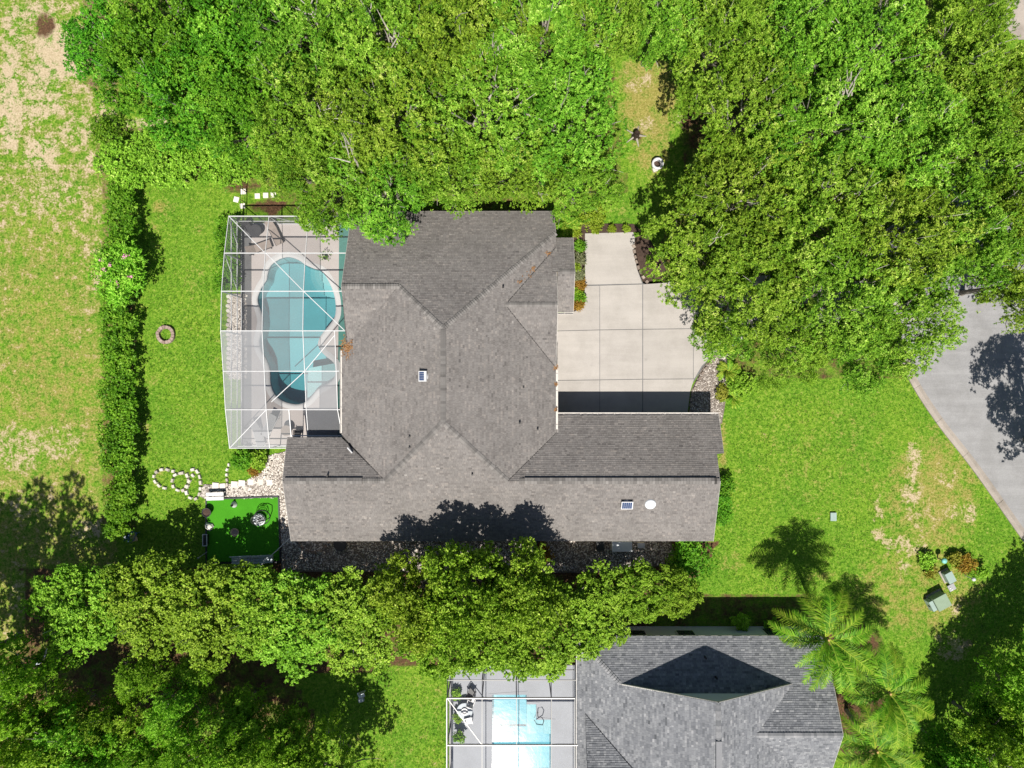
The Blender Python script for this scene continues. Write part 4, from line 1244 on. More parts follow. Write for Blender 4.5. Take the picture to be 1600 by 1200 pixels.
cage2 = empty('dark_screen_cage', (0, -27, 0))
tag(cage2, 'dark bronze pool cage with screen panels attached to the grey-roofed house', 'pool cage')
CZ = 3.3
X2 = [-4.78, -2.2, .33, 2.9, 4.62]
Y2 = [-23.1, -26.55, -30.0, -33.5]
def b2(name, a, b, w_=.06, h_=.1, m='bronze'):
    return MB().bar(a, b, w_, h_).build(name, M[m], cage2)
for k, y in enumerate(Y2):
    b2('beam', (X2[0], y, CZ), (X2[-1] + (.25 if k else 0), y, CZ), .09, .14)
    MB().bar((X2[0], y, CZ + .075), (X2[-1] + (.25 if k else 0), y, CZ + .075), .05, .01).build('sunlit_strip', M['gutter'], cage2)  # pale strip paints the sunlit top of the bronze beam
MB().bar((X2[0] - .02, Y2[0], CZ + .078), (X2[0] - .02, Y2[-1], CZ + .078), .05, .012).build('sunlit_strip', M['gutter'], cage2)
for x in X2:
    b2('purlin', (x, Y2[0], CZ - .01), (x, Y2[-1], CZ - .01), .055, .09)
for x in X2[:-1] + [5.0]:
    b2('post', (x, -22.0 if x > 4.7 else Y2[0] + .02, .05), (x, Y2[0], CZ), .08, .08)
    b2('rail', (x, Y2[0], CZ), (x, -21.95, CZ - .4), .05, .07)
for x in X2[:-1]:
    b2('post', (x, -21.95, .05), (x, -21.95, CZ - .4), .08, .08)
for z in (.1, 1.0, CZ - .4):
    b2('rail', (X2[0], -21.95, z), (5.0, -21.95, z), .06, .07)
    b2('rail', (X2[0], -21.95, z), (X2[0], Y2[-1], z), .06, .07)
for y in Y2: b2('post', (X2[0], y, .05), (X2[0], y, CZ), .08, .08)
b2('brace', (X2[0], Y2[0], CZ - .02), (X2[1], Y2[1], CZ - .02), .05, .06, 'gutter')
for i in range(4):
    for j in range(3):
        MB().add([(X2[i], Y2[j], CZ), (X2[i], Y2[j + 1], CZ), (X2[i + 1], Y2[j + 1], CZ), (X2[i + 1], Y2[j], CZ)], [(0, 1, 2, 3)]).build('screen_panel', M['scr_b'], cage2)
    MB().add([(X2[i], -21.95, CZ - .4), (X2[i], Y2[0], CZ), (X2[i + 1], Y2[0], CZ), (X2[i + 1], -21.95, CZ - .4)], [(0, 1, 2, 3)]).build('screen_panel', M['scr_b'], cage2)
    MB().add([(X2[i], -21.95, .1), (X2[i + 1], -21.95, .1), (X2[i + 1], -21.95, CZ - .4), (X2[i], -21.95, CZ - .4)], [(0, 1, 2, 3)]).build('screen_panel', M['scr_b'], cage2)
for j in range(3):
    MB().add([(X2[0], Y2[j], .1), (X2[0], Y2[j + 1], .1), (X2[0], Y2[j + 1], CZ), (X2[0], Y2[j], CZ)], [(0, 1, 2, 3)]).build('screen_panel', M['scr'], cage2)

# ------------------------------------------------------------------ garden furniture and small things
def lounger(name, loc, rz, mf, ms, label):
    root = empty(name, (0, 0, 0))
    for s in (-1, 1):
        MB().bar((-.95, s * .32, .3), (.95, s * .32, .3), .05, .05).build('side_rail', M[mf], root, local=True)
    for x in (-.8, .7):
        for s in (-1, 1):
            MB().bar((x, s * .32, 0), (x, s * .32, .3), .045, .045).build('leg', M[mf], root, local=True)
    MB().add([(-.95, -.3, .33), (.35, -.3, .33), (.35, .3, .33), (-.95, .3, .33), (-.95, -.3, .37), (.35, -.3, .37), (.35, .3, .37), (-.95, .3, .37)], [(3, 2, 1, 0), (4, 5, 6, 7), (0, 1, 5, 4), (1, 2, 6, 5), (2, 3, 7, 6), (3, 0, 4, 7)]).build('seat', M[ms], root, local=True)
    MB().add([(.36, -.3, .33), (.95, -.3, .78), (.95, .3, .78), (.36, .3, .33), (.34, -.3, .37), (.93, -.3, .82), (.93, .3, .82), (.34, .3, .37)], [(3, 2, 1, 0), (4, 5, 6, 7), (0, 1, 5, 4), (1, 2, 6, 5), (2, 3, 7, 6), (3, 0, 4, 7)]).build('backrest', M[ms], root, local=True)
    root.location = loc; root.rotation_euler.z = rz
    tag(root, label, 'lounger')
    return root
def chair(name, loc, rz, mf, ms, label, cat='chair'):
    root = empty(name, (0, 0, 0))
    MB().box((0, 0, .44), (.52, .52, .06)).build('seat', M[ms], root, local=True)
    MB().add([(-.26, .23, .47), (.26, .23, .47), (.26, .36, .95), (-.26, .36, .95), (-.26, .28, .47), (.26, .28, .47), (.26, .41, .95), (-.26, .41, .95)], [(0, 1, 2, 3), (7, 6, 5, 4), (0, 4, 5, 1), (1, 5, 6, 2), (2, 6, 7, 3), (3, 7, 4, 0)]).build('backrest', M[ms], root, local=True)
    for x in (-.23, .23):
        for y in (-.23, .23):
            MB().bar((x, y, 0), (x, y, .42), .04, .04).build('leg', M[mf], root, local=True)
        MB().bar((x * 1.15, -.25, .64), (x * 1.15, .3, .66), .05, .03).build('armrest', M[mf], root, local=True)
    root.location = loc; root.rotation_euler.z = rz
    tag(root, label, cat)
    return root
def round_table(name, loc, r_, h, mt, mf, label):
    root = empty(name, (0, 0, 0))
    MB().lathe([(r_ - .03, h - .04), (r_, h - .03), (r_, h), (r_ - .02, h + .01)], n=28).build('table_top', M[mt], root, local=True)
    MB().lathe([(.22, 0), (.22, .03), (.04, .06), (.04, h - .04)], n=14).build('pedestal', M[mf], root, local=True)
    root.location = loc
    tag(root, label, 'table')
    return root
D = lambda px, py, z=deck_z: Vector((*P2(px, py), z))
lounger('sun_lounger', D(408, 388), R(200), 'bronze', 'taupe', 'taupe sling lounger nearest the top left corner of the white pool cage')
lounger('sun_lounger', D(432, 366), R(115), 'bronze', 'taupe', 'taupe sling lounger by the top cage wall, right of the round table')
round_table('patio_table', D(404, 364), .5, .72, 'dark', 'bronze', 'small dark round table in the top left corner of the white pool cage')
chair('patio_chair', D(392, 358), R(30), 'bronze', 'dark', 'dark patio chair in the top left corner of the white pool cage')
lounger('sun_lounger', D(424, 664), R(62), 'white', 'grey', 'grey lounger with white frame at the lower end of the white pool cage')
lounger('sun_lounger', D(406, 678), R(105), 'white', 'grey', 'grey lounger with white frame in the lower left corner of the white pool cage')
chair('patio_chair', D(468, 676), R(180), 'bronze', 'dark', 'dark patio chair tucked against the house under the lower cage edge')
round_table('patio_table', D(452, 672), .42, .7, 'taupe', 'bronze', 'small taupe round table beside the dark chair at the lower cage edge')
pt = empty('potted_plant', D(510, 404)); tag(pt, 'small dark pot with a sprig on the pool deck by the pool steps', 'plant')
MB().lathe([(.1, 0), (.16, .3), (.13, .3), (.1, .26)], tuple(D(510, 404)), 14).build('pot', M['black'], pt)
v, r_ = leaf_cloud([tuple(D(510, 404) + Vector((0, 0, .45)))], [.2], 14, 4, .2, .07, RNG); v -= np.array(D(510, 404))
link('foliage', quad_mesh('foliage', v, r_), M['shrub'], pt)
T2 = lambda px, py: Vector((*P2(px, py), .06))
round_table('glass_table', T2(727, 1104), .62, .72, 'greyblue', 'bronze', 'round glass table on the terrace under the dark screen cage')
chair('white_chair', T2(737, 1090), R(160), 'white', 'white', 'white armchair above the round glass table under the dark cage')
chair('white_chair', T2(733, 1121), R(15), 'white', 'white', 'white armchair below the round glass table under the dark cage')
chair('black_chair', T2(737, 1078), R(150), 'black', 'black', 'black armchair behind the round glass table under the dark cage')
bw = empty('white_bowl', T2(727, 1104) + Vector((0, 0, .735))); tag(bw, 'white ring bowl on the round glass table', 'bowl')
MB().lathe([(.1, 0), (.24, .06), (.27, .12), (.2, .12), (.1, .05)], tuple(T2(727, 1104) + Vector((0, 0, .735))), 20).build('bowl', M['white'], bw)

# fire ring of blocks on the back lawn
def block_ring(name, px, py, r0, r1, h, n_, m, label, cat, z=0.0, jitter=.02, gap=.04):
    c = Vector((*P2(px, py), z))
    root = tag(empty(name, c), label, cat)
    for k in range(n_):
        a0, a1 = 2 * math.pi * k / n_ + gap * .5, 2 * math.pi * (k + 1) / n_ - gap * .5
        j = random.uniform(-jitter, jitter)
        pts = [(c.x + (r_ + j) * math.cos(a), c.y + (r_ + j) * math.sin(a)) for r_, a in ((r0, a0), (r1, a0), (r1, (a0 + a1) / 2), (r1, a1), (r0, a1), (r0, (a0 + a1) / 2))]
        MB().prism(pts, z - .05, z + h + j, random.random()).build('block', M[m], root)
    return root
block_ring('fire_ring', 260, 523, .48, .72, .24, 16, 'brick', 'ring of pinkish blocks with grass inside on the back lawn', 'fire pit')
rg = empty('white_ring_planter', P(1026, 258)); tag(rg, 'white ring planter with dark hollow in the clearing among the oaks', 'planter')
MB().lathe([(.44, -.02), (.46, .5), (.40, .54), (.30, .52), (.29, .1)], tuple(P(1026, 258)), 22).build('rim', M['white'], rg, smooth=True)
MB().lathe([(.29, .1), (.01, .12)], tuple(P(1026, 258)), 18).build('soil', M['mulch'], rg)
MB().box(tuple(P(1023, 266, 0) + Vector((0, 0, .1))), (.35, .3, .2), .4).build('foot_stone', M['stone'], rg)
st = empty('tree_stump', P(993, 213)); tag(st, 'charred stump with splintered roots in the clearing among the oaks', 'stump')
m_ = MB(); c = P(993, 213)
m_.lathe([(.36, -.05), (.27, .2), (.22, .75), (.18, .82), (.05, .7)], tuple(c), 11, .1).build('stump_body', M['mulch'], st)
for a in range(5):
    d = Vector((math.cos(a * 1.25), math.sin(a * 1.25), 0))
    MB().tube([c + Vector((0, 0, .25)), c + d * .45 + Vector((0, 0, .12)), c + d * .85], [.1, .07, .03], 5, .8).build('root', M['bark'], st)

# stepping stones
def paver(px, py, s, rz, label):
    p = Vector((*P2(px, py), .01))
    o = MB().box((0, 0, .02), (s, s * random.uniform(.92, 1.05), .07), 0, random.random()).build('stepping_stone', M['paver'], None)
    o.location = p; o.rotation_euler.z = rz
    tag(o, label, 'paver', 'square stepping stones')
for px, py, rz, l in [(380.5, 299.5, .05, 'white square stepping stone farthest up on the lawn above the pool cage'), (369.5, 312, -.25, 'white square stepping stone leftmost of those above the pool cage'), (379.5, 322, .1, 'white square stepping stone nearest the top left cage corner'),
                      (402.5, 306.5, .03, 'white square stepping stone leftmost in the row under the hedge'), (415.5, 305.5, .02, 'white square stepping stone, middle one of the row under the hedge'), (427.5, 304.5, .02, 'white square stepping stone at the tree end of the row under the hedge')]:
    paver(px, py, .4, rz, l)
for px, py, s, l in [(337, 759, .5, 'worn paver at the lawn end of the path to the house'), (348, 759.5, .42, 'small worn paver second along the path to the house'), (366.5, 757, .52, 'pale paver just past the edging stones, third along the path'), (378, 755, .5, 'pale paver fourth along the path to the house'), (392, 753.5, .46, 'pale paver fifth along the path to the house'), (407, 753, .44, 'pale paver sixth along the path to the house'), (421.5, 754, .46, 'pale paver nearest the house wall on the path')]:
    paver(px, py, s, random.uniform(-.1, .1), l)
# round stones in the bed along the cage
bd = bed('gravel_bed', [(357, 459), (386, 459), (386, 592), (357, 592)], M['gravelbase'], .03)
bd_edge = empty('round_stone_edging', P(357, 520)); tag(bd_edge, 'line of round stones edging the gravel bed along the pool cage wall', 'edging')
for k in range(17):
    c = Vector((*P2(357 + random.uniform(-.8, .8), 463 + k * 7.4), .03))
    MB().lathe([(.15, -.03), (.17, .03), (.12, .07), (.01, .08)], tuple(c), 9, random.random(), random.uniform(.9, 1.1), 1).build('stone', M['stone'], bd_edge)

def pebble(rng, c, s):
    a = [Vector(v_) for v_ in ((1, 0, 0), (0, 1, 0), (-1, 0, 0), (0, -1, 0), (0, 0, .7), (0, 0, -.5))]
    rz = rng.uniform(0, 6.28); sx, sy, sz = s * rng.uniform(.7, 1.3), s * rng.uniform(.7, 1.2), s * rng.uniform(.5, .9)
    ca, sa = math.cos(rz), math.sin(rz)
    return [(c[0] + v_.x * sx * ca - v_.y * sy * sa, c[1] + v_.x * sx * sa + v_.y * sy * ca, c[2] + v_.z * sz) for v_ in a]
PF = [(0, 1, 4), (1, 2, 4), (2, 3, 4), (3, 0, 4)]
def gravel(poly, n_, s0, s1, label, z=.035, lo=0., hi=1.):
    rng = random.Random(n_)
    pl = [P2(*p) for p in poly]
    xs, ys = [p[0] for p in pl], [p[1] for p in pl]
    def inside(x, y):
        c = False
        for i in range(len(pl)):
            x1, y1 = pl[i]; x2, y2 = pl[(i + 1) % len(pl)]
            if (y1 > y) != (y2 > y) and x < (x2 - x1) * (y - y1) / (y2 - y1) + x1: c = not c
        return c
    mb = MB(); k = 0
    while k < n_:
        x, y = rng.uniform(min(xs), max(xs)), rng.uniform(min(ys), max(ys))
        if not inside(x, y): continue
        mb.add(pebble(rng, (x, y, z), rng.uniform(s0, s1)), PF, rng.uniform(lo, hi) if rng.random() > .12 else 1.0)
        k += 1
    o = mb.build('gravel', M['gravel'])
    tag(o, label, 'gravel', kind='stuff')
gravel([(358, 460), (386, 460), (386, 592), (358, 592)], 1500, .05, .1, 'pale pebbles in the bed along the pool cage wall', lo=.3)
gravel([(384, 752), (412, 735), (420, 712), (446, 705), (462, 705), (462, 850), (438, 850), (438, 779), (322, 779), (312, 775), (318, 757), (354, 757)], 3800, .035, .08, 'pale gravel round the path between turf patio and house', lo=.25)
gravel([(440, 840), (1043, 840), (1055, 878), (960, 892), (440, 890)], 9000, .03, .08, 'grey gravel strip between the house and the tree row')
gravel([(1077, 660), (1081, 612), (1098, 577), (1120, 555), (1138, 550), (1136, 600), (1126, 660)], 2200, .03, .06, 'brown gravel beside the curved driveway edge', lo=0, hi=.7)

# stone edging loops
def stone_line(name, px, label, s=.2, m='stone', closed=False, z=.02):
    c0 = P2(*px[0])
    root = tag(empty(name, (*c0, 0)), label, 'edging')
    pts = bez([P2(*p) for p in px], 10, closed)
    acc = 0.0; last = None
    for i in range(len(pts)):
        p = Vector(pts[i])
        if last is None or (p - last).length > s * random.uniform(1.45, 1.8):
            a = math.atan2(pts[(i + 1) % len(pts)][1] - pts[i - 1][1], pts[(i + 1) % len(pts)][0] - pts[i - 1][0])
            MB().box((p.x, p.y, z + .06), (s * random.uniform(1.1, 1.5), s * random.uniform(.8, 1.1), random.uniform(.14, .22)), a + random.uniform(-.2, .2), random.random(), .72).build('stone', M[m], root)
            last = p
stone_line('stone_edging', [(271, 736), (258, 733), (247, 736), (241, 744), (244, 753), (252, 760), (265, 765)], 'arc of pale stones at the left end of the looped garden edging', .26)
stone_line('stone_edging', [(283, 739), (273, 743), (270, 754), (275, 764), (286, 766), (293, 760), (295, 748), (291, 740)], 'closed ring of pale stones in the middle of the looped garden edging', .26, closed=True)
stone_line('stone_edging', [(296, 752), (291, 762), (294, 774), (304, 780), (312, 772), (314, 757), (312, 742), (306, 734), (298, 735), (302, 743)], 'hooked loop of pale stones at the right end of the looped garden edging', .26)
stone_line('stone_edging', [(358, 726), (355, 736), (355, 748), (356, 764)], 'short row of pale stones left of the bed below the pool cage', .22)
stone_line('stone_edging', [(424, 722), (420, 732), (416, 742), (412, 748)], 'short row of pale stones right of the bed below the pool cage', .22)
stone_line('ring_of_stones', [(468, 845), (470, 853), (478, 860), (490, 863), (502, 860), (510, 853), (513, 845), (500, 841), (482, 841)], 'half ring of brown stones against the lower house wall', .3, 'darkstone', True)
stone_line('kerb_edging', [(990, 385), (992, 400), (997, 418), (1004, 432), (1014, 444)], 'row of brown edging stones on the curve at the top of the driveway', .25, 'darkstone')
stone_line('kerb_edging', [(1078, 650), (1081, 618), (1093, 590), (1110, 566), (1132, 549)], 'row of brown edging stones along the lower driveway curve', .22, 'darkstone')

# artificial turf patio
tp = [(324, 781), (435, 777), (437, 876), (324, 878)]
tag(MB().prism([P2(*p) for p in tp], -.05, .055, .4).build('turf_patio', M['turf']), kind='structure')
eg = empty('turf_border', P(380, 830)); tag(eg, 'dark timber border round the bright green turf patio', 'border')
for a, b in (((323, 779.5), (436, 775.5)), ((436, 775.5), (438.5, 877)), ((438.5, 878), (323, 879.5)), ((323, 879.5), (323, 779.5))):
    MB().bar(P(*a) + Vector((0, 0, .05)), P(*b) + Vector((0, 0, .05)), .1, .16).build('board', M['bronze'], eg)
def bench(name, px, py, w_, rz, m, label, ns=3):
    root = empty(name, (0, 0, 0))
    for k in range(ns):
        MB().box((0, -.2 + k * .2, .45), (w_, .17, .04)).build('slat', M[m], root, local=True)
    for k in range(2):
        MB().box((0, .34 + k * .05, .65 + k * .2), (w_, .04, .15)).build('slat', M[m], root, local=True)
    for x in (-w_ / 2 + .1, w_ / 2 - .1):
        MB().box((x, 0, .22), (.06, .5, .44)).build('leg', M[m], root, local=True)
        MB().bar((x, .28, .3), (x, .42, .95), .05, .04).build('back_post', M[m], root, local=True)
    root.location = (*P2(px, py), .05); root.rotation_euler.z = rz
    tag(root, label, 'bench')
b_ = empty('white_bench', (0, 0, 0)); tag(b_, 'white two-slat backless bench on the upper edge of the green turf patio', 'bench')
for y in (-.17, .17):
    MB().box((0, y, .45), (1.35, .27, .05)).build('slat', M['white'], b_, local=True)
for x in (-.5, .5):
    MB().box((x, 0, .21), (.06, .55, .42)).build('leg', M['grey'], b_, local=True)
b_.location = (*P2(340, 774), .05); b_.rotation_euler.z = R(2)
bench('grey_bench', 412, 872, 1.7, R(3), 'greyblue', 'grey-blue slatted bench on the lower edge of the turf patio')
bench('grey_bench', 380, 873, 1.4, R(3), 'greyblue', 'shorter grey-blue bench left of the other along the lower turf edge')
def bowl_thing(name, px, py, prof, m, label, cat, inner=None, z=.05, n=18):
    c = Vector((*P2(px, py), z))
    root = tag(empty(name, c), label, cat)
    MB().lathe(prof, tuple(c), n).build('bowl', M[m], root, smooth=True)
    if inner: MB().lathe([(inner[0], inner[1]), (.01, inner[1] + .01)], tuple(c), n).build('filling', M[inner[2]], root)
    return root
bowl_thing('black_planter', 327, 799, [(.24, 0), (.36, .45), (.37, .5), (.3, .5), (.28, .4)], 'black', 'round black planter with grey gravel at the left edge of the turf', 'planter', (.29, .42, 'mulch'))
bowl_thing('fire_bowl', 370, 830, [(.2, 0), (.3, .3), (.33, .4), (.27, .4), (.2, .3)], 'tan', 'small round terracotta fire bowl in the middle of the turf patio', 'fire bowl', (.26, .33, 'brick'))
ur = empty('white_lantern', Vector((*P2(366.5, 788), .05))); tag(ur, 'small white flared lantern with dark top on the green turf', 'lantern')
c = Vector((*P2(366.5, 788), .05))
MB().lathe([(.26, 0), (.24, .08), (.12, .4), (.08, .45)], tuple(c), 14).build('body', M['white'], ur, smooth=True)
MB().lathe([(.1, .45), (.09, .6), (.03, .72)], tuple(c), 10).build('cap', M['black'], ur)
rk = empty('boulder', Vector((*P2(328, 822), .04))); tag(rk, 'pale pink boulder on the left edge of the turf patio', 'rock')
m_ = MB(); c = Vector((*P2(328, 822), .04)); n = 9
prof = [(.3, -.03), (.33, .12), (.24, .28), (.1, .34), (.01, .35)]
vs = [(c.x + r_ * (1 + .22 * math.sin(k * 2.1 + i)) * math.cos(6.283 * k / n), c.y + r_ * (1 + .25 * math.cos(k * 1.7)) * math.sin(6.283 * k / n), c.z + h) for i, (r_, h) in enumerate(prof) for k in range(n)]
m_.add(vs, [(i * n + k, i * n + (k + 1) % n, (i + 1) * n + (k + 1) % n, (i + 1) * n + k) for i in range(4) for k in range(n)], .9).build('stone', M['stone'], rk)
tr_ = empty('trough_planter', Vector((*P2(324, 842), .05))); tag(tr_, 'black rectangular trough with white rim on the left turf edge', 'planter')
c = Vector((*P2(324, 842), .05))
MB().box(tuple(c + Vector((0, 0, .2))), (.28, .8, .4)).build('trough', M['black'], tr_)
for dx, dy, w_, d_ in ((-.16, 0, .05, .92), (.16, 0, .05, .92), (0, .44, .27, .05), (0, -.44, .27, .05)):
    MB().box(tuple(c + Vector((dx, dy, .41))), (w_, d_, .05)).build('rim', M['white'], tr_)
# hanging egg chair
ec = empty('egg_chair', Vector((*P2(410, 808), .05))); tag(ec, 'hanging black wicker egg chair with round white cushion on the turf', 'chair')
c = Vector((*P2(410, 808), .05))
ring = [c + Vector((.62 * math.cos(a), .55 * math.sin(a), .06)) for a in np.linspace(0, 6.283, 24, endpoint=False)]
MB().tube(ring, .03, 6, closed=True).build('base_ring', M['black'], ec)
MB().tube([c + Vector((.62, 0, .05)), c + Vector((.75, .05, .8)), c + Vector((.7, .05, 1.6)), c + Vector((.35, 0, 1.95)), c + Vector((0, -.02, 1.95)), c + Vector((-.02, -.02, 1.8))], .035, 8).build('stand', M['black'], ec)
for k in range(10):
    a = 2 * math.pi * k / 10
    MB().tube([c + Vector((0, -.02, 1.75)), c + Vector((.36 * math.cos(a), .3 * math.sin(a), 1.45)), c + Vector((.48 * math.cos(a), .42 * math.sin(a), 1.0)), c + Vector((.34 * math.cos(a), .3 * math.sin(a), .55)), c + Vector((0, 0, .42))], .014, 5).build('wicker_rib', M['black'], ec)
for z, r_ in ((1.45, .36), (1.2, .45), (.95, .48), (.7, .42)):
    MB().tube([c + Vector((r_ * math.cos(a), r_ * .87 * math.sin(a), z)) for a in np.linspace(0, 6.283, 20, endpoint=False)], .012, 5, closed=True).build('wicker_hoop', M['black'], ec)
pf = empty('wire_pouf', Vector((*P2(406, 808), .05))); 
c2 = Vector((*P2(407, 811), .05)); pf.location = c2; ORG[pf.name] = c2
tag(pf, 'round white cushioned pouf below the hanging egg chair', 'pouf')
MB().lathe([(.34, 0), (.46, .1), (.5, .25), (.44, .4), (.3, .43), (.01, .4)], tuple(c2), 22).build('cushion', M['dome'], pf, smooth=True)
for a in (0, 1.05, 2.1):
    MB().tube([c2 + Vector((.34 * math.cos(a) * t, .34 * math.sin(a) * t, .445 - .02 * abs(t))) for t in (-1, -.5, 0, .5, 1)], .014, 5).build('piping', M['grey'], pf)
# white corner handrail by the house
gt = empty('white_gate_rail', P(452, 842)); tag(gt, 'thin white rail running diagonally from the house corner to the turf', 'rail')
MB().tube([P(452, 842, 1.0), P(405, 885, 1.0)], .03, 8).build('top_rail', M['white'], gt)
MB().tube([P(405, 885, 1.0), P(360, 886, 1.0)], .03, 8).build('lower_rail', M['white'], gt)
for q in ((452, 842), (428, 864), (405, 885), (360, 886)):
    p = P(*q, 1.0); MB().tube([(p.x, p.y, 0), p], .03, 8).build('post', M['white'], gt)
pl = empty('garden_post', P(324, 872)); tag(pl, 'thin grey post at the lower left corner of the turf', 'post')
MB().tube([P(324, 862), P(324, 862) + Vector((0, -.1, 1.6))], [.04, .03], 8).build('pole', M['grey'], pl)
MB().lathe([(.07, 1.6), (.05, 1.68), (.01, 1.7)], tuple(P(324, 862) + Vector((0, -.1, 0))), 8).build('finial', M['grey'], pl)
chair('blue_chair', (*P2(213, 834), .02), R(160), 'bluefab', 'bluefab', 'blue garden chair in the shade at the foot of the hedge')
cu = MB().box((0, 0, .06), (.5, .6, .14), 0, .5, .85).build('tan_cushion', M['tan']); cu.location = (*P2(214, 838), .49); cu.rotation_euler.z = .3
tag(cu, 'tan cushion lying on the blue garden chair', 'cushion')
bt = empty('blue_tub', P(203, 838)); tag(bt, 'dark blue tub beside the blue garden chair', 'tub')
MB().lathe([(.28, 0), (.36, .4), (.33, .4), (.27, .1), (.01, .1)], tuple(P(203, 838)), 18).build('tub', M['bluefab'], bt)
MB().box(tuple(P(199, 836) + Vector((0, 0, .42))), (.22, .35, .06), .1).build('lid', M['greyblue'], bt)

# things along the lower house wall
ac = empty('pump_cover', P(970, 853)); tag(ac, 'white rounded equipment cover against the lower house wall', 'equipment')
c = P(970, 853)
MB().box(tuple(c + Vector((0, .1, .35))), (1.6, .8, .7), 0, .5, .96).build('housing', M['dome'], ac)
MB().box(tuple(c + Vector((0, .1, .04))), (1.8, 1.0, .08)).build('pad', M['kerb'], ac)
a2 = empty('black_bin', P(936, 852)); tag(a2, 'black lidless bin against the lower house wall left of the white cover', 'bin')
c = P(936, 850)
MB().box(tuple(c + Vector((0, 0, .4))), (.5, .6, .8), 0, .5, 1.1).build('bin_body', M['black'], a2)
MB().bar(c + Vector((-.3, .33, .78)), c + Vector((.3, .33, .78)), .05, .05).build('handle', M['black'], a2)
a3 = empty('meter_box', P(1000, 849)); tag(a3, 'small pale box against the lower house wall right of the white cover', 'box')
MB().box(tuple(P(1000, 850) + Vector((0, 0, .25))), (.5, .35, .5)).build('case', M['paver'], a3)
MB().box(tuple(P(1000, 850) + Vector((0, 0, .515))), (.54, .39, .03)).build('lid', M['white'], a3)
a4 = empty('hose_pot', P(843, 850)); tag(a4, 'dark grey coiled hose pot against the lower house wall', 'hose pot')
MB().lathe([(.34, 0), (.44, .3), (.4, .34), (.34, .2), (.01, .15)], tuple(P(843, 850)), 18).build('pot', M['dark'], a4)
MB().tube([P(843, 850) + Vector(((.14 + .02 * k) * math.cos(k * .9), (.14 + .02 * k) * math.sin(k * .9), .18 + .012 * k)) for k in range(9)], .03, 6).build('hose', M['grey'], a4)
a5 = empty('black_tub', P(533, 850)); tag(a5, 'black round tub half under the lower eave by the stone ring', 'tub')
MB().lathe([(.4, 0), (.5, .3), (.46, .32), (.4, .1), (.01, .1)], tuple(P(533, 849)), 20).build('tub', M['black'], a5)
MB().lathe([(.5, .3), (.53, .33), (.5, .35)], tuple(P(533, 849)), 20).build('rim', M['dark'], a5)

# utilities on the front lawn
def utility(name, px, py, d, rz, m, label, cat, lidh=.06, pad=True, over=.06):
    c = Vector((*P2(px, py), 0))
    root = empty(name, c)
    tag(root, label, cat)
    if pad: MB().box((0, 0, .05), (d[0] + .2, d[1] + .2, .1)).build('pad', M['kerb'], root, local=True)
    MB().box((0, 0, .1 + d[2] / 2), d).build('cabinet', M[m], root, local=True)
    MB().box((0, 0, .1 + d[2] + lidh / 2), (d[0] + over, d[1] + over, lidh), 0, .5, .97).build('lid', M[m], root, local=True)
    root.rotation_euler.z = rz
    return root
t_ = utility('transformer', 1462, 936, (1.05, 1.0, .75), R(28), 'utility', 'large green pad-mounted transformer on the front lawn', 'transformer')
MB().box((-.72, 0, .42), (.34, .9, .64), 0, .5, .9).build('front_hood', M['utility2'], t_, local=True)
MB().box((-.9, .0, .5), (.04, .1, .2)).build('latch', M['black'], t_, local=True)
utility('utility_pedestal', 1477, 899, (.55, .8, .55), R(28), 'utility2', 'pale green utility cabinet above the transformer on the front lawn', 'utility box')
v_ = utility('valve_box', 1485, 917, (.5, .45, .06), R(28), 'grey', 'low grey valve box with two white caps beside the transformer', 'utility box', .03, False)
for dx, dy in ((-.12, .02), (-.08, -.14)):
    MB().lathe([(.06, .19), (.06, .24), (.02, .25)], (dx, dy, 0), 10).build('cap', M['white'], v_, local=True)
utility('irrigation_box', 1301, 807, (.44, .62, .03), 0, 'utility2', 'flat green irrigation box in the middle of the front lawn', 'utility box', .04, False, .04)
mp = empty('marker_post', P(1466, 868)); tag(mp, 'teal utility marker post with leaning flat cap on the front lawn', 'marker post')
MB().tube([P(1465, 872), P(1465, 872) + Vector((0, 0, .75))], .05, 8).build('post', M['brick'], mp)
MB().lathe([(.02, .75), (.2, .78), (.21, .9), (.15, .98), (.01, 1.0)], tuple(P(1465, 872)), 16).build('cap', M['tealpost'], mp, smooth=True)
lp_ = empty('globe_lamp', P(1510, 900)); tag(lp_, 'white globe lamp on a short white post beside the transformer bed', 'lamp')
c = P(1508, 899)
MB().tube([c, c + Vector((.04, -.04, .8))], .035, 8).build('post', M['white'], lp_)
MB().lathe([(.02, .8), (.1, .84), (.15, .93), (.15, 1.0), (.1, 1.09), (.01, 1.12)], (c.x + .04, c.y - .04, 0), 16).build('globe', M['white'], lp_, smooth=True)

# playground slide under the trees, lower left
sd = empty('grey_slide', P(85, 1018)); tag(sd, 'dark grey curved slide half hidden under the tree row, lower left', 'slide')
pa = [Vector((*P2(98, 1000), 1.7)), Vector((*P2(90, 1006), 1.6)), Vector((*P2(80, 1018), .9)), Vector((*P2(66, 1034), .3)), Vector((*P2(58, 1040), .25))]
sx = Vector((.75, .55, 0)).normalized() * .32
m_ = MB()
vs = [p - sx for p in pa] + [p + sx for p in pa]; n = len(pa)
m_.add(vs, [(k, k + 1, n + k + 1, n + k) for k in range(n - 1)]).build('chute', M['dark'], sd)
for s in (-1, 1):
    MB().tube([p + sx * s + Vector((0, 0, .12)) for p in pa], .05, 6).build('side_rail', M['greyblue'], sd)
for s in (-1, 1):
    MB().tube([(pa[0] + sx * s).to_2d().to_3d(), pa[0] + sx * s], .04, 6).build('leg', M['dark'], sd)
sw = empty('garden_swing', P(565, 1085)); tag(sw, 'small white and blue garden seat in the shade on the lower lawn', 'seat')
c = P(566, 1082)
MB().box(tuple(c + Vector((0, 0, .4))), (.5, .45, .06), .4).build('seat', M['white'], sw)
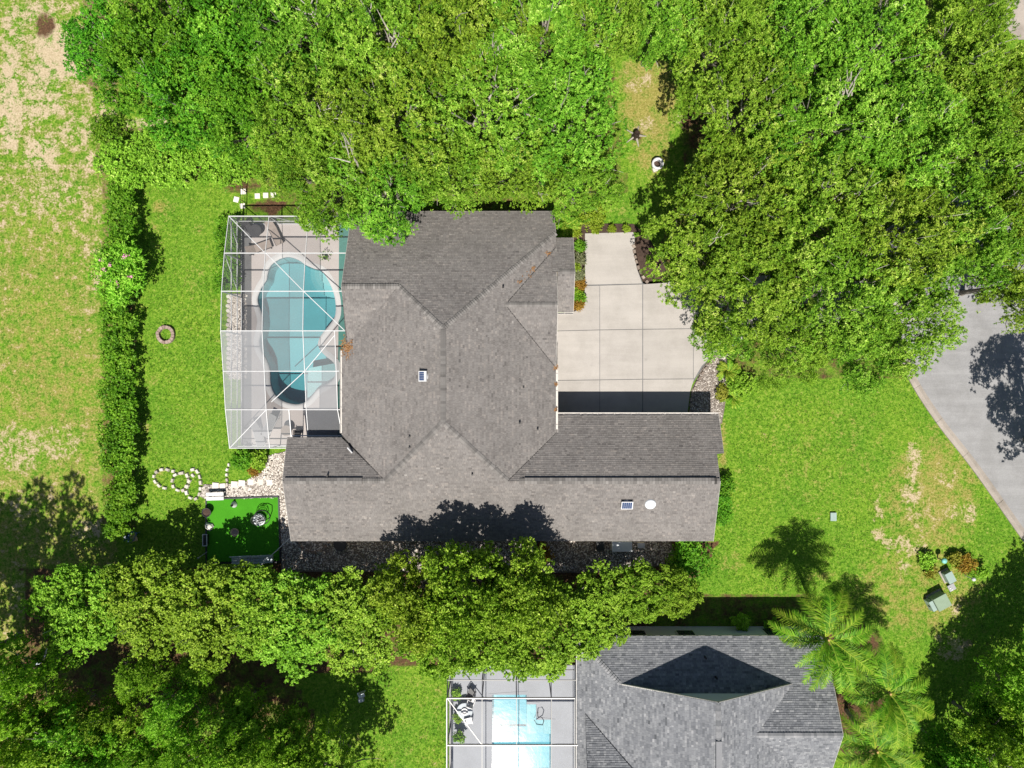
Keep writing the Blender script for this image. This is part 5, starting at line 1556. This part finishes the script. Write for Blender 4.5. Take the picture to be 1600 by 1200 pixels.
MB().box(tuple(c + Vector((.1, .25, .7))), (.5, .06, .55), .4).build('backrest', M['greyblue'], sw)
for dx, dy in ((-.2, -.15), (.2, -.1), (-.2, .2), (.15, .22)):
    MB().bar(c + Vector((dx, dy, 0)), c + Vector((dx, dy, .4)), .04, .04).build('leg', M['dark'], sw)
fb = MB().box((0, 0, .14), (.42, .3, .28), 0, .5, .94).build('footstool', M['white']); fb.location = (*P2(565, 1092), 0); fb.rotation_euler.z = .3
tag(fb, 'small white footstool in front of the garden seat on the lower lawn', 'stool')
# black wire fence running from the hedge to the pool cage
wf = empty('wire_fence', P(385, 300)); tag(wf, 'black wire fence between the hedge and the top of the pool cage', 'fence')
for py in (280, 300, 318, 335):
    p = P(385, py); MB().tube([p, p + Vector((0, 0, 1.2))], .03, 6).build('post', M['black'], wf)
for z in (.3, .75, 1.2):
    MB().tube([P(385, 280) + Vector((0, 0, z)), P(385, 335) + Vector((0, 0, z))], .015, 5).build('wire', M['black'], wf)

# ------------------------------------------------------------------ hedges and shrubs
def foliage_thing(name, C, Rb, nspr, nleaf, L, W, mname, label, cat, group=None, flat=.8, sl=.15, seed=0, stems=None, up=.55):
    C = np.asarray(C, float)
    o0 = Vector((C[:, 0].mean(), C[:, 1].mean(), 0))
    root = tag(empty(name, o0), label, cat, group)
    rng = np.random.default_rng(seed)
    v, r = leaf_cloud(C, Rb, nspr, nleaf, L, W, rng, flat, sl, up)
    v = v - np.array([o0.x, o0.y, 0])
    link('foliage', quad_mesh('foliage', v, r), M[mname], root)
    for i in range(0, len(C), max(1, len(C) // (stems or 5))):
        c = Vector(C[i])
        MB().tube([(c.x, c.y, -.05), (c.x + .05, c.y, c.z * .5), c], [.05, .04, .015], 5, .3).build('stem', M['bark'], root)
    return root

def hedge_px(poly, h, n, rb, seed, jit=.35):
    rng = np.random.default_rng(seed)
    out = []
    xs = [p[0] for p in poly]; ys = [p[1] for p in poly]
    while len(out) < n:
        x, y = rng.uniform(min(xs), max(xs)), rng.uniform(min(ys), max(ys))
        c = False
        for i in range(len(poly)):
            x1, y1 = poly[i]; x2, y2 = poly[(i + 1) % len(poly)]
            if (y1 > y) != (y2 > y) and x < (x2 - x1) * (y - y1) / (y2 - y1) + x1: c = not c
        if c:
            z = h * (1 - jit * rng.random() ** 1.5) - rb * .5
            p = P(x, y, z)
            out.append((p.x, p.y, max(.2, z)))
    C = np.array(out)
    return C, rb * rng.uniform(.7, 1.25, n)

C, Rb = hedge_px([(168, 288), (207, 288), (207, 400), (172, 400)], 1.7, 60, .5, 1)
foliage_thing('hedge', C, Rb, 22, 7, .2, .11, 'shrub', 'bright green hedge section at the top of the back lawn boundary', 'hedge', seed=1)
C, Rb = hedge_px([(166, 455), (208, 455), (208, 640), (164, 640)], 1.6, 95, .5, 2)
foliage_thing('hedge', C, Rb, 22, 7, .2, .11, 'shrub', 'bright green hedge section left of the back lawn beside the fire ring', 'hedge', seed=2)
C, Rb = hedge_px([(162, 640), (207, 640), (207, 740), (170, 740)], 1.9, 60, .5, 3)
foliage_thing('hedge', C, Rb, 22, 7, .2, .11, 'lush', 'dark green hedge section left of the lower back lawn', 'hedge', seed=3)
C, Rb = hedge_px([(172, 740), (206, 740), (206, 835), (172, 835)], 1.6, 50, .5, 4)
foliage_thing('hedge', C, Rb, 22, 7, .2, .11, 'shrub', 'bottom hedge section ending at the blue garden chair', 'hedge', seed=4)
C, Rb = hedge_px([(160, 225), (230, 212), (400, 222), (405, 285), (200, 288), (155, 265)], 2.2, 210, .5, 5)
foliage_thing('hedge', C, Rb, 22, 7, .17, .1, 'row', 'broad yellow-green hedge along the top of the back lawn', 'hedge', seed=5)
# trimmed low hedge outside the cage wall
C, Rb = hedge_px([(341, 338), (370, 338), (370, 455), (339, 455)], 1.0, 60, .3, 6)
foliage_thing('low_hedge', C, Rb, 22, 6, .12, .08, 'shrub', 'low trimmed hedge along the upper left wall of the pool cage', 'hedge', seed=6)
# crepe myrtle in the boundary hedge
C, Rb = hedge_px([(150, 400), (200, 385), (214, 400), (216, 450), (190, 475), (158, 450)], 3.0, 52, .55, 7, .5)
cm_ = foliage_thing('crepe_myrtle', C, Rb, 22, 7, .24, .09, 'wood_leaf', 'dark crepe myrtle with pink blossoms rising from the boundary hedge', 'tree', seed=7, sl=.4)
og = ORG[cm_.name]
fl = MB()
for k in range(16):
    i = random.randrange(len(C)); c = Vector(C[i]) - og + Vector((0, 0, Rb[i] * .8))
    if random.random() < .3: c += Vector((0, 0, 0))
    d = Vector((random.gauss(0, 1), random.gauss(0, 1), .5)).normalized()
    for _ in range(26):
        a = c + d * random.uniform(0, .32) + Vector((random.gauss(0, .06), random.gauss(0, .06), random.gauss(0, .05)))
        t = random.uniform(0, 6.28); q = Vector((math.cos(t), math.sin(t), .3)) * .05; s = Vector((-math.sin(t), math.cos(t), .2)) * .05
        fl.add([a - q, a - s, a + q, a + s], [(0, 1, 2, 3)], random.random())
fl.build('blossoms', M['pink'], cm_, local=True, kind='stuff')

def shrub(name, px, py, rpx, h, mname, label, cat='shrub', n=14, L=.16, W=.09, nspr=18, seed=None, group=None, sl=.15):
    rng = np.random.default_rng(seed or int(px * 7 + py))
    c = P(px, py, h * .6); r = rpx * .05
    rb = max(.12, r * .42)
    a = rng.random(n) * 6.28; q = np.sqrt(rng.random(n)) * (r - rb * .7)
    zz = h * (.45 + .45 * rng.random(n)) * (1 - .35 * (q / max(r, .01)) ** 2)
    C = np.stack([c.x + np.cos(a) * q, c.y + np.sin(a) * q, np.maximum(zz, .12)], -1)
    return foliage_thing(name, C, rb * rng.uniform(.7, 1.2, n), nspr, 6, L, W, mname, label, cat, group, .85, sl, int(px * 3 + py), 4)
shrub('shrub', 378, 716, 17, 1.0, 'shrub', 'dark leafy shrub below the lower left cage corner', n=16)
shrub('shrub', 403, 718, 15, .9, 'row', 'yellow-green shrub between the cage and the path, right of the darker one', n=14)
shrub('shrub', 395, 733, 11, .6, 'croton', 'reddish low shrub just above the path of pale pavers', n=8)
shrub('large_shrub', 1082, 872, 36, 1.9, 'shrub', 'broad green shrub at the lower right corner of the brown-roofed house', n=40, L=.18)
shrub('shrub', 1060, 885, 22, 1.4, 'row', 'light green shrub between the gravel strip and the broad corner shrub', n=20)
for k, (py, l) in enumerate(((758, 'rounded hedge bush at the upper end of the right house wall'), (780, 'rounded hedge bush in the middle of the right house wall'), (804, 'rounded hedge bush at the lower end of the right house wall'))):
    shrub('rounded_bush', 1131 - k, py, 15, 1.15, 'shrub', l, n=22, L=.11, W=.07, nspr=26)
for px, py, l in ((931, 357.5, 'lime ball shrub leftmost of three in the mulch above the driveway'), (956.5, 357, 'lime ball shrub in the middle of three above the driveway'), (979, 357.5, 'lime ball shrub rightmost of three above the driveway')):
    shrub('ball_shrub', px, py, 5.2, .5, 'lime', l, n=9, L=.09, W=.06, nspr=22)
for px, py, r_, m_, l in ((899, 362, 6, 'lime', 'lime plant at the upper end of the entry bed'), (906, 386, 7, 'shrub', 'green tufted plant, upper part of the entry bed'), (904, 405, 7.5, 'silver', 'silvery plant in the upper middle of the entry bed'), (899, 419, 4, 'lime', 'small lime plant by the porch wall in the entry bed'), (903, 431, 7, 'silver', 'silvery plant in the lower middle of the entry bed'),
                         (906, 445, 6, 'croton', 'orange-yellow croton in the entry bed'), (900, 457, 5, 'wood_leaf', 'dark small plant below the croton in the entry bed'), (906, 467, 6.5, 'shrub', 'green tufted plant, lower part of the entry bed'), (903, 477, 5, 'croton', 'rusty croton at the lower tip of the entry bed')):
    shrub('bed_plant', px, py, r_, .55, m_, l, 'plant', n=8, L=.26, W=.07, nspr=14, sl=.25)
for px, py, r_, m_, h, l in ((1448, 877, 14, 'row', .5, 'yellow-green low shrub left of the utility marker'), (1508, 880, 15, 'croton', .7, 'yellow variegated shrub right of the utility cabinet'), (1528, 888, 14, 'wood_leaf', .9, 'dark spiky shrub at the right end of the transformer bed'), (1490, 872, 13, 'yellow', .5, 'golden low shrub above the utility cabinet'), (1455, 895, 10, 'yellow', .35, 'golden ground plant left of the utility cabinet'),
                            (1155, 970, 16, 'wood_leaf', 1.2, 'dark shrub in the shade by the pale blue house wall'), (1205, 975, 12, 'wood_leaf', 1.0, 'small dark shrub by the pale blue wall near the palms'), (170, 206, 30, 'shrub', 1.3, 'spreading shrub at the sandy field edge above the hedge'), (715, 1120, 6, 'wood_leaf', .9, 'slim dark plant inside the left wall of the dark cage'), (717, 1150, 8, 'wood_leaf', 1.1, 'bushy dark plant inside the dark cage below the table'), (712, 1085, 6, 'wood_leaf', .8, 'dark plant in the top left corner of the dark cage'),
                            (1160, 600, 24, 'row', 1.0, 'yellow-green bush on the lawn side of the driveway curve'), (1130, 612, 12, 'yellow', .5, 'yellowing low plant in the gravel by the driveway'), (850, 862, 16, 'croton', .5, 'reddish ground plant against the lower house wall'), (925, 340, 26, 'lime', .35, 'lime ground cover patch above the mulch bed')):
    shrub('shrub', px, py, r_, h, m_, l, n=max(8, int(r_ * .8)))

# ------------------------------------------------------------------ palms
def frond_mesh(seed, length=3.0, leaf=.62, droop=.9, n=46):
    rng = random.Random(seed)
    m_ = MB()
    spine = []
    for k in range(13):
        t = k / 12
        spine.append(Vector((length * (t - .12 * t ** 3), .12 * math.sin(t * 2 + seed), .55 * math.sin(t * 1.9) * length * .3 - droop * t ** 2.4)))
    m_.tube(spine, [.045 * (1 - .85 * k / 12) for k in range(13)], 4, 1.0)
    for k in range(n):
        t = .1 + .88 * k / (n - 1)
        i = min(11, int(t * 12)); f_ = t * 12 - i
        p = spine[i].lerp(spine[i + 1], f_)
        d = (spine[i + 1] - spine[i]).normalized()
        for s in (-1, 1):
            ll = leaf * (math.sin(math.pi * min(1, .18 + t * .8)) ** .7) * rng.uniform(.85, 1.15)
            out = (d * rng.uniform(.45, .8) + Vector((-d.y, d.x, 0)) * s + Vector((0, 0, rng.uniform(-.1, .45)))).normalized()
            w_ = Vector((d.x, d.y, d.z)) * (.031 if length > 2 else .022)
            tip = p + out * ll - Vector((0, 0, ll * rng.uniform(.15, .55)))
            mid = p + out * ll * .55 + Vector((0, 0, -.03))
            m_.add([p - w_, p + w_, mid + w_ * .9, tip, mid - w_ * .9], [(0, 1, 2, 4), (4, 2, 3)], min(1, max(0, rng.gauss(.2 + .3 * (seed % 3) / 2 + .25 * t, .2))))
    me = bpy.data.meshes.new('frond')
    me.from_pydata([tuple(p) for p in m_.v], [], m_.f)
    at = me.attributes.new('rnd', 'FLOAT', 'FACE'); at.data.foreach_set('value', [min(1, x) for x in m_.r])
    me.materials.append(M['frond'])
    return me
FR = [frond_mesh(i, 3.6 + .3 * (i % 2), .72, 1.0 + .4 * (i % 3)) for i in range(6)]
FS = [frond_mesh(10 + i, .85, .2, .2, 20) for i in range(2)]
def palm(name, base_px, top_px, zt, nf, label, meshes=FR, s=1.0, trunk=True, r0=.13):
    b = P(*base_px, 0); t = P(*top_px, zt)
    root = tag(empty(name, b), label, 'palm')
    if trunk:
        mid = b.lerp(t, .5) + Vector((.1, 0, 0))
        m_ = MB()
        prev = None
        K = 14
        pts = [(b * (1 - k / K) ** 2 + mid * 2 * (k / K) * (1 - k / K) + t * (k / K) ** 2) for k in range(K + 1)]
        m_.tube(pts, [r0 * (1.25 - .35 * k / K + (.03 if k % 2 else 0)) for k in range(K + 1)], 10, .6)
        m_.build('trunk', M['palmbark'], root)
        MB().tube([t - Vector((0, 0, .5)), t - Vector((0, 0, .1)), t + Vector((0, 0, .35))], [.15, .2, .08], 9).build('crownshaft', M['thatch'], root)
    a0 = random.uniform(0, 6.28)
    for k in range(nf):
        f_ = link('frond', meshes[k % len(meshes)], None, root)
        tier = (k * 0.618) % 1
        f_.location = t - b + Vector((0, 0, .15 * tier))
        f_.rotation_euler = (random.uniform(-.25, .25), -R(-12 + 58 * tier ** 1.5) , a0 + k * 2.39996)
        f_.scale = (s * random.uniform(.85, 1.1),) * 3
    return root
palm('queen_palm', (1266, 938), (1292, 998), 7.0, 24, 'queen palm leaning over the corner of the grey roof, uppermost of the palms')
palm('queen_palm', (1338, 1040), (1388, 1082), 6.4, 24, 'queen palm on the right of the palm group beside the shaded lawn')
palm('queen_palm', (1322, 1110), (1368, 1172), 5.2, 22, 'queen palm with bare leaning trunk, lowest of the palm group')
palm('sago_palm', (1136, 580), (1136, 580), .35, 15, 'green sago palm in the gravel beside the driveway curve', FS, 1.25, False)
palm('sago_palm', (1145, 622), (1145, 622), .3, 15, 'yellow-green sago palm at the lawn edge beside the garage', FS, 1.25, False)
palm('areca_palm', (884, 352), (884, 350), .7, 12, 'bright green feathery palm in the nook above the porch roof', FS, 1.5, False)

# ------------------------------------------------------------------ trees
G1, G2, G3, G4 = 'oaks above the house', 'oaks above the driveway', 'trees of the lower boundary row', 'woodland trees, lower left'
for a in [
    (172, 78, 66, .72, 'lush', 'deep green tree at the top left beside the sandy field, leftmost of all'),
    (268, 40, 95, .95, 'lush', 'deep green tree on the top edge, second from the left'),
    (372, 45, 95, 1.0, 'lush', 'deep green tree on the top edge, third from the left, touching the oaks'),
    (228, 118, 74, .75, 'lush', 'deep green tree just above the left end of the broad hedge'),
    (310, 150, 90, .85, 'lush', 'deep green tree above the middle of the broad hedge'),
    (392, 175, 80, .9, 'lush', 'deep green tree above the right end of the broad hedge')]:
    tree('camphor_tree', *a[:5], a[5], 'tree', 'deep green trees, top left')
for a in [
    (475, 45, 100, 1.05, 'oak', 'oak on the top edge, leftmost of the oaks'),
    (592, 70, 110, 1.1, 'oak', 'oak on the top edge, second of the oaks from the left'),
    (488, 175, 98, 1.0, 'oak', 'oak left of centre between the broad hedge and the pool cage'),
    (622, 190, 112, 1.05, 'oak', 'large oak directly above the left half of the house'),
    (722, 65, 110, 1.1, 'oak', 'oak on the top edge with bare grey branches, third from the left'),
    (756, 175, 110, 1.05, 'oak', 'large oak directly above the middle of the house'),
    (848, 55, 105, 1.1, 'oak', 'oak on the top edge left of the clearing'),
    (880, 195, 100, 1.0, 'oak', 'oak bordering the left side of the grassy clearing'),
    (940, 45, 78, 1.0, 'oak', 'small oak at the upper left tip of the clearing'),
    (600, 300, 80, .85, 'oak', 'oak whose boughs overhang the roof corner next to the pool cage'),
    (520, 285, 80, .8, 'oak', 'oak overhanging the top right corner of the pool cage'),
    (700, 268, 70, .9, 'oak', 'oak brushing the upper roof edge near its middle'),
    (805, 262, 72, .85, 'oak', 'oak brushing the upper roof edge near its right end'),
    (905, 285, 66, .8, 'oak', 'oak above the entry bed between roof corner and clearing'),
    (455, 255, 60, .7, 'oak', 'low oak above the stepping stones')]:
    tree('oak_tree', *a[:5], a[5], 'tree', G1)
for a in [
    (1030, 40, 75, .9, 'oak', 'oak at the upper end of the clearing on the top edge'),
    (1125, 62, 92, 1.0, 'oak', 'oak at the upper right of the clearing'),
    (1160, 180, 92, 1.0, 'oak', 'oak bordering the right side of the clearing'),
    (1160, 310, 100, 1.0, 'oak', 'oak at the lower right of the clearing above the driveway'),
    (1092, 388, 96, .9, 'oak', 'oak overhanging the upper end of the driveway'),
    (1240, 60, 98, 1.0, 'oak', 'oak on the top edge, right of the clearing oaks'),
    (1275, 190, 108, 1.05, 'oak', 'oak in the middle of the right-hand canopy, upper part'),
    (1270, 335, 110, 1.05, 'oak', 'oak in the middle of the right-hand canopy, lower part'),
    (1162, 455, 100, .95, 'oak', 'oak overhanging the right half of the driveway'),
    (1360, 85, 105, 1.05, 'oak', 'oak on the top edge above the street bend, left one'),
    (1400, 225, 108, 1.05, 'oak', 'oak in the right-hand canopy halfway to the street'),
    (1395, 370, 108, 1.05, 'oak', 'oak over the driveway mouth'),
    (1300, 470, 100, 1.0, 'oak', 'oak at the upper edge of the front lawn, left of centre'),
    (1478, 110, 100, 1.0, 'oak', 'oak below the top edge, left of the pale pavement'),
    (1515, 25, 62, .9, 'oak', 'oak on the top edge beside the pale pavement'),
    (1510, 235, 100, 1.05, 'oak', 'oak reaching over the street bend, upper one'),
    (1492, 375, 92, 1.0, 'oak', 'oak reaching over the street bend, lower one'),
    (1578, 175, 85, 1.0, 'oak', 'oak on the right edge below the pale pavement'),
    (1592, 320, 84, 1.0, 'oak', 'oak on the right edge in the middle of the canopy'),
    (1592, 440, 78, .95, 'oak', 'oak on the right edge shading the street'),
    (1235, 535, 70, .8, 'oak', 'oak at the front lawn edge beside the driveway curve'),
    (1345, 555, 62, .75, 'oak', 'oak drooping onto the front lawn, middle one'),
    (1410, 500, 84, .9, 'oak', 'oak at the kerb where the canopy meets the street'),
    (1132, 520, 48, .6, 'oak', 'small oak drooping over the driveway curve'),
    (1725, 700, 110, 1.1, 'oak', 'oak just past the right edge casting shade on the street')]:
    tree('oak_tree', *a[:5], a[5], 'tree', G2)
for a in [
    (128, 950, 76, .66, 'row', 'leftmost tree of the lower boundary row', None),
    (225, 940, 78, .66, 'row', 'second tree from the left in the lower boundary row', None),
    (318, 955, 80, .66, 'row', 'third tree from the left in the lower boundary row', None),
    (412, 950, 72, .62, 'row', 'yellowing tree in the lower boundary row below the turf patio', 'yellow'),
    (475, 970, 80, .62, 'row', 'tree in the lower boundary row right of the yellowing one', None),
    (556, 965, 84, .62, 'row', 'tree in the lower boundary row reaching down to the lower lawn', None),
    (655, 930, 74, 1.05, 'row', 'taller darker tree in the row below the middle of the house', 'shrub'),
    (735, 925, 80, 1.2, 'row', 'tallest tree of the row, shading the house roof', 'shrub'),
    (815, 925, 74, 1.12, 'row', 'tree of the row casting the right end of the roof shadow', 'shrub'),
    (690, 1000, 60, .72, 'row', 'tree of the row just above the dark screen cage', 'shrub'),
    (785, 1000, 62, .72, 'row', 'tree of the row overhanging the dark screen cage', 'shrub'),
    (870, 975, 76, .66, 'row', 'tree of the row overhanging the grey roof corner', None),
    (930, 945, 62, .58, 'row', 'tree of the row below the white equipment cover', None),
    (1000, 925, 48, .55, 'row', 'small tree second from the right end of the row', None),
    (1050, 925, 42, .5, 'row', 'small tree at the right end of the row', None)]:
    tree('boundary_tree', *a[:5], a[5], 'tree', G3, a[6])
for a in [
    (22, 1075, 66, 1.0, 'wood', 'woodland tree on the left edge below the tree row'),
    (25, 1185, 74, 1.0, 'wood', 'woodland tree in the bottom left corner'),
    (118, 1180, 62, .8, 'wood', 'woodland tree on the bottom edge, second from the left'),
    (185, 1130, 44, .6, 'wood', 'woodland tree below the bare soil patch'),
    (205, 1195, 52, .75, 'wood', 'woodland tree on the bottom edge, third from the left'),
    (222, 1062, 34, .5, 'wood', 'small sapling tree in the gap below the tree row'),
    (275, 1118, 48, .75, 'wood', 'woodland tree with sunlit top right of the bare soil'),
    (330, 1175, 60, .85, 'wood', 'woodland tree on the bottom edge, middle one'),
    (415, 1190, 58, .85, 'wood', 'woodland tree on the bottom edge right of the middle one'),
    (513, 1236, 72, .88, 'wood', 'woodland tree on the bottom edge nearest the lower lawn'),
    (310, 1055, 34, .45, 'wood', 'dim tree in deep shade below the tree row'),
    (375, 1110, 36, .45, 'wood', 'low tree in deep shade left of the lower lawn'),
    (450, 1140, 34, .45, 'wood', 'low tree at the shaded corner of the lower lawn'),
    (95, 1125, 44, .6, 'wood', 'woodland tree just right of the left edge trees'),
    (262, 1195, 46, .72, 'wood', 'woodland tree on the bottom edge left of the middle one'),
    (372, 1150, 46, .7, 'wood', 'sunlit woodland tree right of the middle of the wood'),
    (155, 1165, 42, .62, 'wood', 'woodland tree between the left corner and the middle'),
    (462, 1185, 44, .68, 'wood', 'woodland tree second nearest the lower lawn'),
    (-150, 1085, 125, 1.5, 'wood', 'tall tree past the left edge shading the sandy field')]:
    tree('woodland_tree', *a[:5], a[5], 'tree', G4)
for a in [
    (1605, 1080, 55, .75, 'wood', 'dark tree on the right edge shading the front lawn'),
    (1590, 1170, 70, .9, 'wood', 'dark tree in the bottom right corner'),
    (1500, 1240, 60, .8, 'wood', 'tree on the bottom edge right of the palms'),
    (1470, 1165, 40, .5, 'lush', 'small bright tree just right of the lowest palm'),
    (1535, 1130, 48, .55, 'lush', 'small bright tree between the palms and the right edge'),
    (1735, 1060, 100, .95, 'wood', 'tree past the right edge shading the kerb end')]:
    tree('shade_tree', *a[:5], a[5], 'tree', 'shade trees, lower right', 'lush')

# ------------------------------------------------------------------ bare grey boughs standing out of the oaks
def bare_bough(px, py, z, ang, n_, label, ln=1.5):
    c = P(px, py, z)
    root = tag(empty('bare_bough', (c.x, c.y, 0)), label, 'branch', 'bare boughs among the oaks')
    d0 = Vector((math.cos(R(ang)), math.sin(R(ang)), .12))
    MB().tube([(c.x - d0.x * 1.2, c.y - d0.y * 1.2, z - 2.2), c - d0 * .5 - Vector((0, 0, .6)), c], [.12, .09, .06], 6, .7).build('limb', M['bark'], root)
    for k in range(n_):
        a = R(ang) + random.gauss(0, .5)
        d = Vector((math.cos(a), math.sin(a), random.uniform(-.1, .35)))
        st_ = c + d0 * random.uniform(-.5, .4) + Vector((random.gauss(0, .2), random.gauss(0, .2), random.uniform(-.2, .15)))
        l = ln * random.uniform(.5, 1.1)
        m1 = st_ + d * l * .5 + Vector((random.gauss(0, .12), random.gauss(0, .12), .06))
        MB().tube([st_, m1, m1 + d * l * .5 + Vector((random.gauss(0, .18), random.gauss(0, .18), 0))], [.05, .034, .012], 4, random.uniform(.8, 1)).build('twig', M['bark'], root)
for a in [(775, 80, 9.4, 50, 16, 'dense spray of bare pale branches right of centre near the top edge'), (612, 60, 9.6, 95, 7, 'upright bare branch near the top edge above the house'), (505, 178, 8.8, 20, 9, 'fan of bare branches in the oak left of centre'), (552, 242, 8.6, 110, 8, 'curled bare branches above the left roof corner'),
          (760, 160, 9.2, 35, 6, 'bare broken branch above the middle of the house'), (1322, 138, 9.2, 80, 12, 'knot of bare twigs in the right canopy, upper part'), (1310, 55, 8.8, 150, 6, 'bare forked branch near the top edge right of the clearing'), (485, 20, 9.3, 120, 7, 'bare branches at the top edge over the leftmost oak')]:
    bare_bough(*a)

# ------------------------------------------------------------------ grass blades on the lawns
def zone_at(X, Y):
    ix = np.clip(np.searchsorted(gx, X) - 1, 0, NX - 2); iy = np.clip(np.searchsorted(gy, Y) - 1, 0, NY - 2)
    return sand[iy, ix], dry[iy, ix], soil[iy, ix]
def grass(poly, per, label, hmin=.05, hmax=.11, bias=0.0):
    pl = np.array([P2(*p) for p in poly])
    rng = np.random.default_rng(int(abs(pl.sum()) * 100) % 9999)
    x0, y0 = pl.min(0); x1, y1 = pl.max(0)
    n = int((x1 - x0) * (y1 - y0) * per)
    X, Y = rng.uniform(x0, x1, n), rng.uniform(y0, y1, n)
    c = np.zeros(n, bool)
    for i in range(len(pl)):
        ax_, ay = pl[i]; bx, by = pl[(i + 1) % len(pl)]
        if ay == by: continue
        c ^= ((ay > Y) != (by > Y)) & (X < (bx - ax_) * (Y - ay) / (by - ay) + ax_)
    sa, dr_, so = zone_at(X, Y)
    keep0 = rng.random(n) > np.clip((dr_ - .4) * 1.6, 0, .85)
    cl = .5 + .5 * np.sin(X * 2.1 + 1.3 * np.sin(Y * 1.7)) * np.sin(Y * 2.6 + np.sin(X * 1.3))
    keep = c & keep0 & (rng.random(n) > np.clip(sa * 1.2 + so * .9 + dr_ * .5 - .15, 0, .97)) & (rng.random(n) < .45 + .55 * cl)
    X, Y, dr_ = X[keep], Y[keep], dr_[keep]
    n = len(X)
    X = np.repeat(X, 3) + rng.normal(0, .02, 3 * n); Y = np.repeat(Y, 3) + rng.normal(0, .02, 3 * n)
    t = rng.random(3 * n) * 6.28; h = rng.uniform(hmin, hmax, 3 * n); l = rng.uniform(.04, .11, 3 * n); w_ = rng.uniform(.010, .02, 3 * n)
    b = np.stack([X, Y, np.full(3 * n, -.015)], -1)
    s_ = np.stack([-np.sin(t) * w_, np.cos(t) * w_, np.zeros(3 * n)], -1)
    d = np.stack([np.cos(t) * l, np.sin(t) * l, h], -1)
    v = np.stack([b - s_, b + s_, b + d * .6 + s_ * .8, b + d], 1)
    r = np.clip(rng.normal(.42, .2, 3 * n) + np.repeat(dr_ - .3, 3) * .55 + bias, 0, 1)
    o = link('grass', quad_mesh('grass', v.reshape(-1, 3), r), M['grass'])
    tag(o, label, 'grass', kind='stuff')
M['grass'] = leaf_mat('grass_blade', [(0, (0.040, 0.109, 0.008)), (0.4, (0.106, 0.236, 0.016)), (0.65, (0.190, 0.322, 0.030)), (0.85, (0.370, 0.380, 0.100)), (1, (0.538, 0.460, 0.190))], .25, .7, 0.0, .2)
grass([(1120, 640), (1150, 575), (1405, 570), (1460, 665), (1530, 760), (1596, 850), (1605, 1205), (1310, 1205), (1270, 925), (1060, 925), (1125, 840)], 34, 'bright green front lawn grass right of the brown-roofed house')
grass([(218, 290), (352, 290), (339, 340), (352, 590), (362, 705), (350, 755), (318, 780), (318, 880), (218, 880)], 34, 'green back lawn grass left of the pool cage')
grass([(-20, -10), (110, -10), (130, 170), (160, 290), (168, 850), (60, 1000), (-20, 1000)], 16, 'patchy yellow-green grass of the sandy field on the left', .04, .09, .14)
grass([(540, 1040), (700, 1040), (697, 1205), (480, 1205)], 30, 'grass of the lower lawn beside the dark screen cage')
grass([(960, 100), (1075, 100), (1080, 340), (900, 345), (960, 300)], 9, 'thin grass in the clearing among the oaks', .03, .06, .2)
